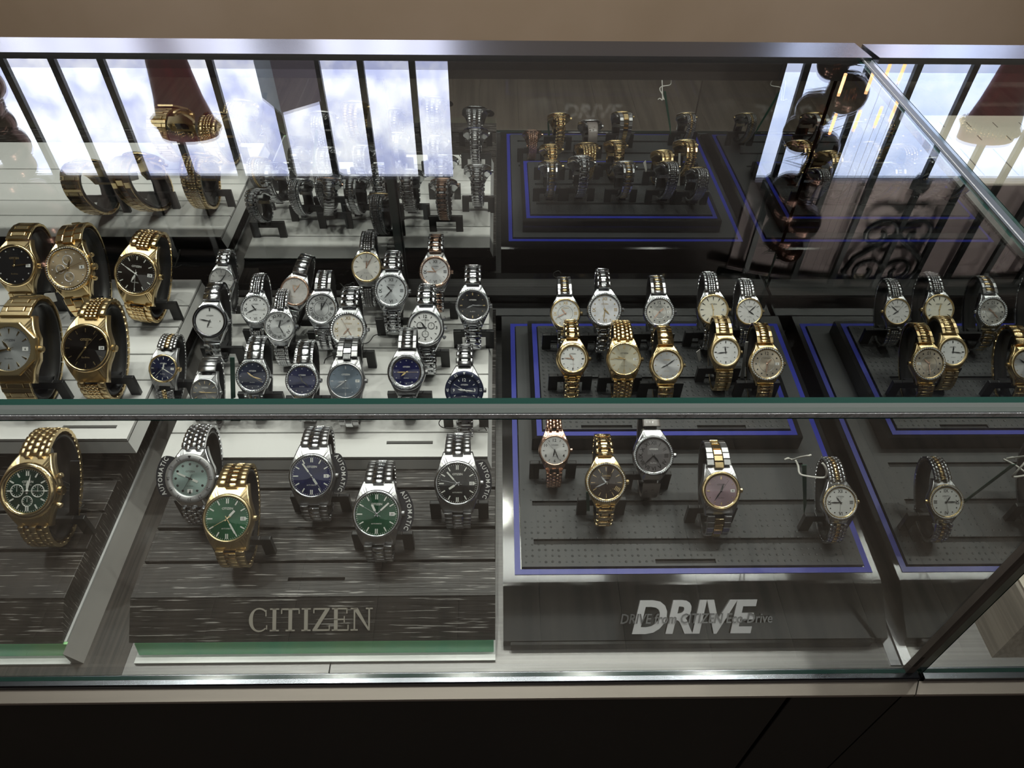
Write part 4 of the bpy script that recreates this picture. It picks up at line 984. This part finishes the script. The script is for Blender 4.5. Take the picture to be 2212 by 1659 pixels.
watch('G4', 878, 804, 80, zB, 'w', 46, 'round', 'dive', 'Sss', (.004, .006, .085), 'dots', M_GEM, 'h', (7, 45, 15), 'steel watch with royal blue dial and segmented stone bezel', bw=.80, tm=M_PRINTW, hm=GOLD, extra='stones', lug=1.34)
watch('G5', 1003, 843, 82, zB, 'w', 47, 'round', 'dive', 'SSs', (.006, .011, .05), 'arab4', M_LUME, 'ladder', (9, 16, 50), 'steel diver watch with navy dial and navy bezel at the right end', bw=.72, tm=M_PRINTW, hm=M_LUME, bmat=mat('navy_bezel', (.02, .025, .06), .25, .5), lug=1.34)
# --- upper black tray
zu_ = lambda py, e=.055: zup(onz(1300, py, .07+e).y)
watch('H1', 1221, 677, 66, zu_(677), 'w', 43, 'round', 'thin', 'sgg', (.72, .72, .71), 'romandots', GOLD, 'h', (10, 41), 'two-tone watch with pearl dial, leftmost of the rear row on black', bw=.66, tm=M_PRINTG, hm=ROSE, pearl=True, ring=STEEL, lift=.006)
watch('H2', 1306, 669, 74, zu_(672), 'w', 43, 'round', 'gem', 'sss', (.72, .72, .76), 'romandots', M_PRINTG, 'ladder', (4, 31, 58), 'steel watch with stone bezel and pearl dial, second in rear black row', bw=.58, tm=M_PRINTG, hm=M_PRINTG, gems=(46, .91, .05), pearl=True, lift=.006)
watch('H3', 1424, 674, 66, zu_(675), 'w', 43, 'round', 'gem', 'sgs', (.66, .65, .62), 'twelve', M_PRINTK, 'h', (1, 37, 12), 'two-tone watch with stone bezel and large twelve, middle of rear row', bw=.62, tm=M_PRINTK, hm=ROSE, gems=(44, .91, .055), ring=STEEL, date='6', lift=.006)
watch('H4', 1540, 669, 68, zu_(672), 'w', 43, 'round', 'thin', 'ssg', (.84, .80, .68), 'dauphine', M_PRINTK, 'jubilee', (11, 30), 'two-tone watch with cream dial, fourth in the rear black row', bw=.66, tm=M_PRINTK, hm=GOLD, sun=False, date='5', lift=.006)
watch('H5', 1618, 673, 59, zu_(673), 'w', 43, 'round', 'thin', 'ssg', (.80, .79, .78), 'thin', M_PRINTK, 'jubilee', (4, 8, 53), 'two-tone watch with small white dial, right end of rear row', bw=.74, tm=M_PRINTK, hm=M_PRINTK, sun=False, date='3', lift=.006)
watch('I1', 1237, 775, 70, zu_(775), 'w', 46, 'round', 'dome', 'ggg', (.84, .84, .83), 'dots4', M_PRINTK, 'ladder', (10, 46, 29), 'gold watch with white dial and domed rim, left in the gold row', bw=.56, tm=M_PRINTK, hm=ROSE, sun=False)
watch('I2', 1348, 776, 74, zu_(775), 'w', 46, 'barrel', 'thin', 'ggg', (.62, .58, .45), 'bars', M_PRINTG, 'five', (9, 46, 30), 'gold watch with champagne sunburst dial and angular lugs', bw=1.0, tm=M_PRINTK, hm=M_PRINTG, date='21', lug=1.25, bratio=.95)
watch('I3', 1440, 789, 72, zu_(780), 'w', 46, 'round', 'wide', 'ggg', (.62, .62, .63), 'dots', M_PRINTG, 'plate', (8, 9), 'gold watch with silver sunburst dial and solid plate bracelet', bw=.70, tm=M_PRINTG, hm=M_PRINTK)
watch('I4', 1567, 761, 66, zu_(770), 'w', 46, 'round', 'wide', 'GgG', (.84, .84, .84), 'dots4', M_PRINTK, 'h', (11, 44), 'gold watch with small white dial, fourth in the gold row', bw=.70, tm=M_PRINTK, hm=M_PRINTK, sun=False, date='8')
watch('I5', 1656, 786, 74, zu_(780), 'w', 46, 'round', 'gem', 'ggg', (.58, .50, .40), 'twelve', M_PRINTK, 'h', (1, 31, 27), 'gold watch with beige dial and stone bezel, right end of gold row', bw=.62, tm=M_PRINTK, hm=ROSE, gems=(44, .91, .06), ring=STEEL, date='2')
# --- lower black tray
zd_ = lambda py: zlow(onz(1300, py, .10).y)+.0028
watch('J1', 1198, 973, 68, zd_(973), 'w', 46, 'round', 'thin', 'rrr', (.80, .79, .78), 'arabic', M_PRINTK, 'five', (6, 26, 53), 'rose gold watch with white dial and black arabic numerals', bw=.72, lug=1.45, tm=M_PRINTK, hm=M_PRINTK)
watch('J2', 1309, 1042, 88, zd_(1042), 'w', 48, 'round', 'gem', 'ggg', (.055, .042, .038), 'inner', GOLD, 'ladder', (10, 41), 'gold watch with dark brown dial and full stone bezel', bw=.60, tm=M_PRINTG, text='eco2', hm=STEEL, gems=(60, .92, .042), bratio=.92)
watch('J3', 1411, 984, 88, zd_(984), 'w', 46, 'round', 'gem', 'sss', (.13, .12, .125), 'roman', M_PRINTK, 'leather', (4, 38, 24), 'watch with grey dial on a grey crocodile leather strap', bw=.62, tm=M_PRINTW, hm=M_PRINTK, gems=(60, .92, .042, .35), sun=False, bratio=.9)
watch('J4', 1557, 1060, 84, zd_(1060), 'w', 48, 'barrel', 'wide', 'Sgg', (.42, .30, .34), 'dots4', GOLD, 'oyster', (12, 36, 6), 'two-tone watch with dusty pink sunburst dial', bw=.92, tm=M_PRINTK, hm=M_PRINTK, date='4', lug=1.34)
watch('J5', 1814, 1085, 76, zd_(1085), 'w', 48, 'round', 'gem', 'sgg', (.82, .82, .80), 'romandots', M_PRINTK, 'five', (10, 45, 31), 'two-tone watch with white dial, rightmost on the DRIVE tray', bw=.68, tm=M_PRINTK, text='eco2', hm=M_PRINTK, gems=(60, .92, .05), sun=False)

# ---------------------------------------------------------------- crescent cards, tags and threads
def crescent(key, side, label, desc_at):
    P, R, Rm, zc, _ = WATCHES[key]
    t = empty('crescent_card', label=label, cat='card'); t.matrix_world = T3(P) @ Rm @ T3((0, 0, -.20*R)) @ SC(R)
    r0, r1 = .95, 1.52; a0, a1 = (RD(52), RD(-40)) if side > 0 else (RD(222), RD(132)); n = 24; b = MB(); o = []
    for z in (-.015, .015):
        for i in range(n+1):
            a = a0+(a1-a0)*i/n; k = sin(pi*min(1, i/n*6)/2)*sin(pi*min(1, (n-i)/n*6)/2); rr = r0+(r1-r0)*(.35+.65*k)
            b.v += [(r0*cos(a), r0*sin(a), z), (rr*cos(a), rr*sin(a), z)]
    m = 2*(n+1)
    for i in range(n):
        b.f += [(i*2, i*2+1, i*2+3, i*2+2), (m+i*2, m+i*2+2, m+i*2+3, m+i*2+1), (i*2+1, m+i*2+1, m+i*2+3, i*2+3), (i*2, i*2+2, m+i*2+2, m+i*2)]
    b.mi = [0]*len(b.f); b.sm = [False]*len(b.f)
    b.obj('card', M_CARD, t)
    s = 'AUTOMATIC'; items = []; wid = dict(A=.78, U=.74, T=.66, O=.82, M=.88, I=.34, C=.72); tot = sum(wid[c] for c in s); x = 0; k = (abs(a1-a0)-.30)/tot
    for c in s:
        aa = a0+(-1 if a1 < a0 else 1)*(.15+(x+wid[c]/2)*k); x += wid[c]; me = text_mesh(c, M_PRINTW, bold=.012, res=2)
        sc = .19/(.72 if c != 'I' else .72); items.append((me, T3((1.35*cos(aa), 1.35*sin(aa), .018)) @ RZ(aa-pi/2) @ SC(sc*.92, sc, 1), 0))
    link('card_lettering', join_mesh('card_lettering', items, [M_PRINTW]), t)
    return t
crescent('F1', -1, 'black crescent card reading AUTOMATIC left of the mint dial watch', 0)
crescent('F3', 1, 'black crescent card reading AUTOMATIC right of the blue dial watch', 0)
crescent('F4', 1, 'black crescent card reading AUTOMATIC right of the steel green dial watch', 0)
crescent('F5', 1, 'black crescent card reading AUTOMATIC right of the black dial watch', 0)
def thread(pts, r, m, label, cat='thread'):
    P = [Vector(p) for p in pts]; out = []
    for i in range(len(P)-1):                     # Catmull-Rom
        p0, p1, p2, p3 = P[max(i-1, 0)], P[i], P[i+1], P[min(i+2, len(P)-1)]
        for k in range(5):
            t = k/5; out.append(.5*((2*p1)+(p2-p0)*t+(2*p0-5*p1+4*p2-p3)*t*t+(3*p1-p0-3*p2+p3)*t**3))
    out.append(P[-1]); b = MB(); b.tube(out, r, 5); o = b.obj('tag_thread', m); return tag(o, label, cat)
def loopthread(key, pxs, label, m=M_THREAD, r=.0005, dy=.035):
    P = WATCHES[key][0]; thread([ony(x, y, P.y+d) for x, y, d in pxs], r, m, label)
loopthread('A3', ((372, 575, .045), (378, 574, .045), (386, 545, .04), (389, 541, .04), (384, 560, .04), (378, 577, .04), (392, 572, .04)), 'black knotted thread sticking out beside the dark brown dial gold watch')
loopthread('E4', ((735, 612, .03), (745, 620, .02), (762, 610, .02), (764, 617, .02), (748, 615, .02), (735, 628, .03)), 'black thread loop behind the grey roman dial watch')
loopthread('G3', ((712, 740, .03), (724, 745, .03), (737, 740, .02), (790, 742, .02), (808, 725, .03), (822, 722, .03)), 'black thread lying above the ice blue dial watch')
loopthread('G3', ((700, 785, .02), (704, 775, .02), (718, 768, .01), (728, 765, .005)), 'short black thread left of the ice blue dial watch')
loopthread('G5', ((975, 905, .0), (955, 905, -.005), (948, 915, -.008), (958, 924, -.008), (985, 925, -.008)), 'black thread loop left under the navy diver watch')
loopthread('G5', ((1030, 900, .0), (1048, 925, -.003), (1052, 934, -.003), (1034, 930, -.003), (1017, 936, -.003)), 'black knotted thread right under the navy diver watch')
loopthread('G2', ((748, 905, .0), (838, 892, .0), (843, 905, .0), (852, 915, .0)), 'black thread in front of the royal blue watch stand')
loopthread('H1', ((1204, 600, .03), (1197, 597, .03), (1196, 590, .03), (1206, 585, .03), (1212, 590, .03)), 'thin dark thread ring at the top of the leftmost two-tone watch')
loopthread('J5', ((1695, 993, .02), (1703, 990, .02), (1712, 993, .02), (1728, 988, .01), (1744, 985, .0), (1752, 983, .0)), 'white knotted cord left of the rightmost DRIVE tray watch', M_CORD, .0009)
loopthread('J5', ((1718, 994, .02), (1724, 1006, .01), (1727, 1022, .0), (1740, 1028, -.005), (1778, 1032, -.008), (1786, 1022, -.008), (1782, 1008, -.006), (1776, 1000, -.004)), 'white cord loop round the rightmost DRIVE tray watch stand', M_CORD, .0009)
def card(name, pxs, dy, m, label, texts=(), y=None):
    pts = [ony(x, y_, dy) for x, y_ in pxs]; c = sum(pts, Vector())/4; t = empty(name, c, label=label, cat='tag')
    n = (pts[1]-pts[0]).cross(pts[3]-pts[0]).normalized(); b = MB()
    b.add([p-c for p in pts]+[p-c-n*.0006 for p in pts], [(0, 1, 2, 3), (7, 6, 5, 4), (0, 4, 5, 1), (1, 5, 6, 2), (2, 6, 7, 3), (3, 7, 4, 0)]); b.obj('tag_card', m, t)
    X = (pts[1]-pts[0]); Y = (pts[0]-pts[3]); w, h = X.length, Y.length; X = X.normalized(); Z = X.cross(Y).normalized(); Yn = Z.cross(X)
    sgn = -1 if Z.dot(CAM-c) < 0 else 1
    for s, u, v, hh, rot, tmn in texts:
        me = text_mesh(s, tmn, bold=.0, res=1); p = (pts[0]+pts[1])/2*0+pts[3]+X*w*u+(pts[0]-pts[3])*v-c+Z*.0005
        M = Matrix(((X.x, Yn.x, Z.x, p.x), (X.y, Yn.y, Z.y, p.y), (X.z, Yn.z, Z.z, p.z), (0, 0, 0, 1)))
        link('tag_lettering', me, t, m=M @ RZ(rot) @ SC(h*hh/me['h']))
    return t
ya = WATCHES['A2'][0].y
card('paper_tag', ((96, 634), (118, 632), (124, 650), (90, 657)), ya-.012, M_PAPER, 'small white paper tag between the two left gold watches',
     [('CITIZEN', .5, .85, .14, 0, M_PRINTK), ("MEN'S YLW", .5, .62, .14, 0, M_PRINTK), ('FACE', .5, .38, .14, 0, M_PRINTK), ('WATCH', .5, .15, .14, 0, M_PRINTK)])
yl = WATCHES['L1'][0].y
card('black_tag', ((152, 995), (172, 995), (170, 1118), (150, 1118)), yl+.012, M_CARD, 'black swing tag reading CITIZEN beside the gold green-dial chronograph', [('CITIZEN', .45, .42, .09, -pi/2, M_PRINTW)])
card('white_tag', ((1610, 738), (1616, 738), (1606, 820), (1598, 822)), WATCHES['I4'][0].y+.01, M_PAPER, 'slim white barcode tag right of the small white dial gold watch', [('||||||||', .5, .75, .05, pi/2, M_PRINTK)])
card('white_tag', ((1504, 760), (1512, 754), (1514, 776), (1510, 782)), WATCHES['I4'][0].y+.01, M_PAPER, 'small white tag corner left of the small white dial gold watch')
card('green_tag', ((1732, 1004), (1742, 1004), (1742, 1088), (1736, 1112)), WATCHES['J5'][0].y+.008, M_GTAG, 'dark green tag beside the rightmost DRIVE tray watch')
card('green_tag', ((1266, 1062), (1273, 1062), (1274, 1103), (1267, 1103)), WATCHES['J2'][0].y-.006, M_GTAG, 'dark green tag behind the dark brown dial gold watch')
card('green_tag', ((497, 772), (507, 772), (509, 858), (499, 862)), WATCHES['D2'][0].y+.012, M_GTAG, 'dark green tag right of the small grey dial watch')
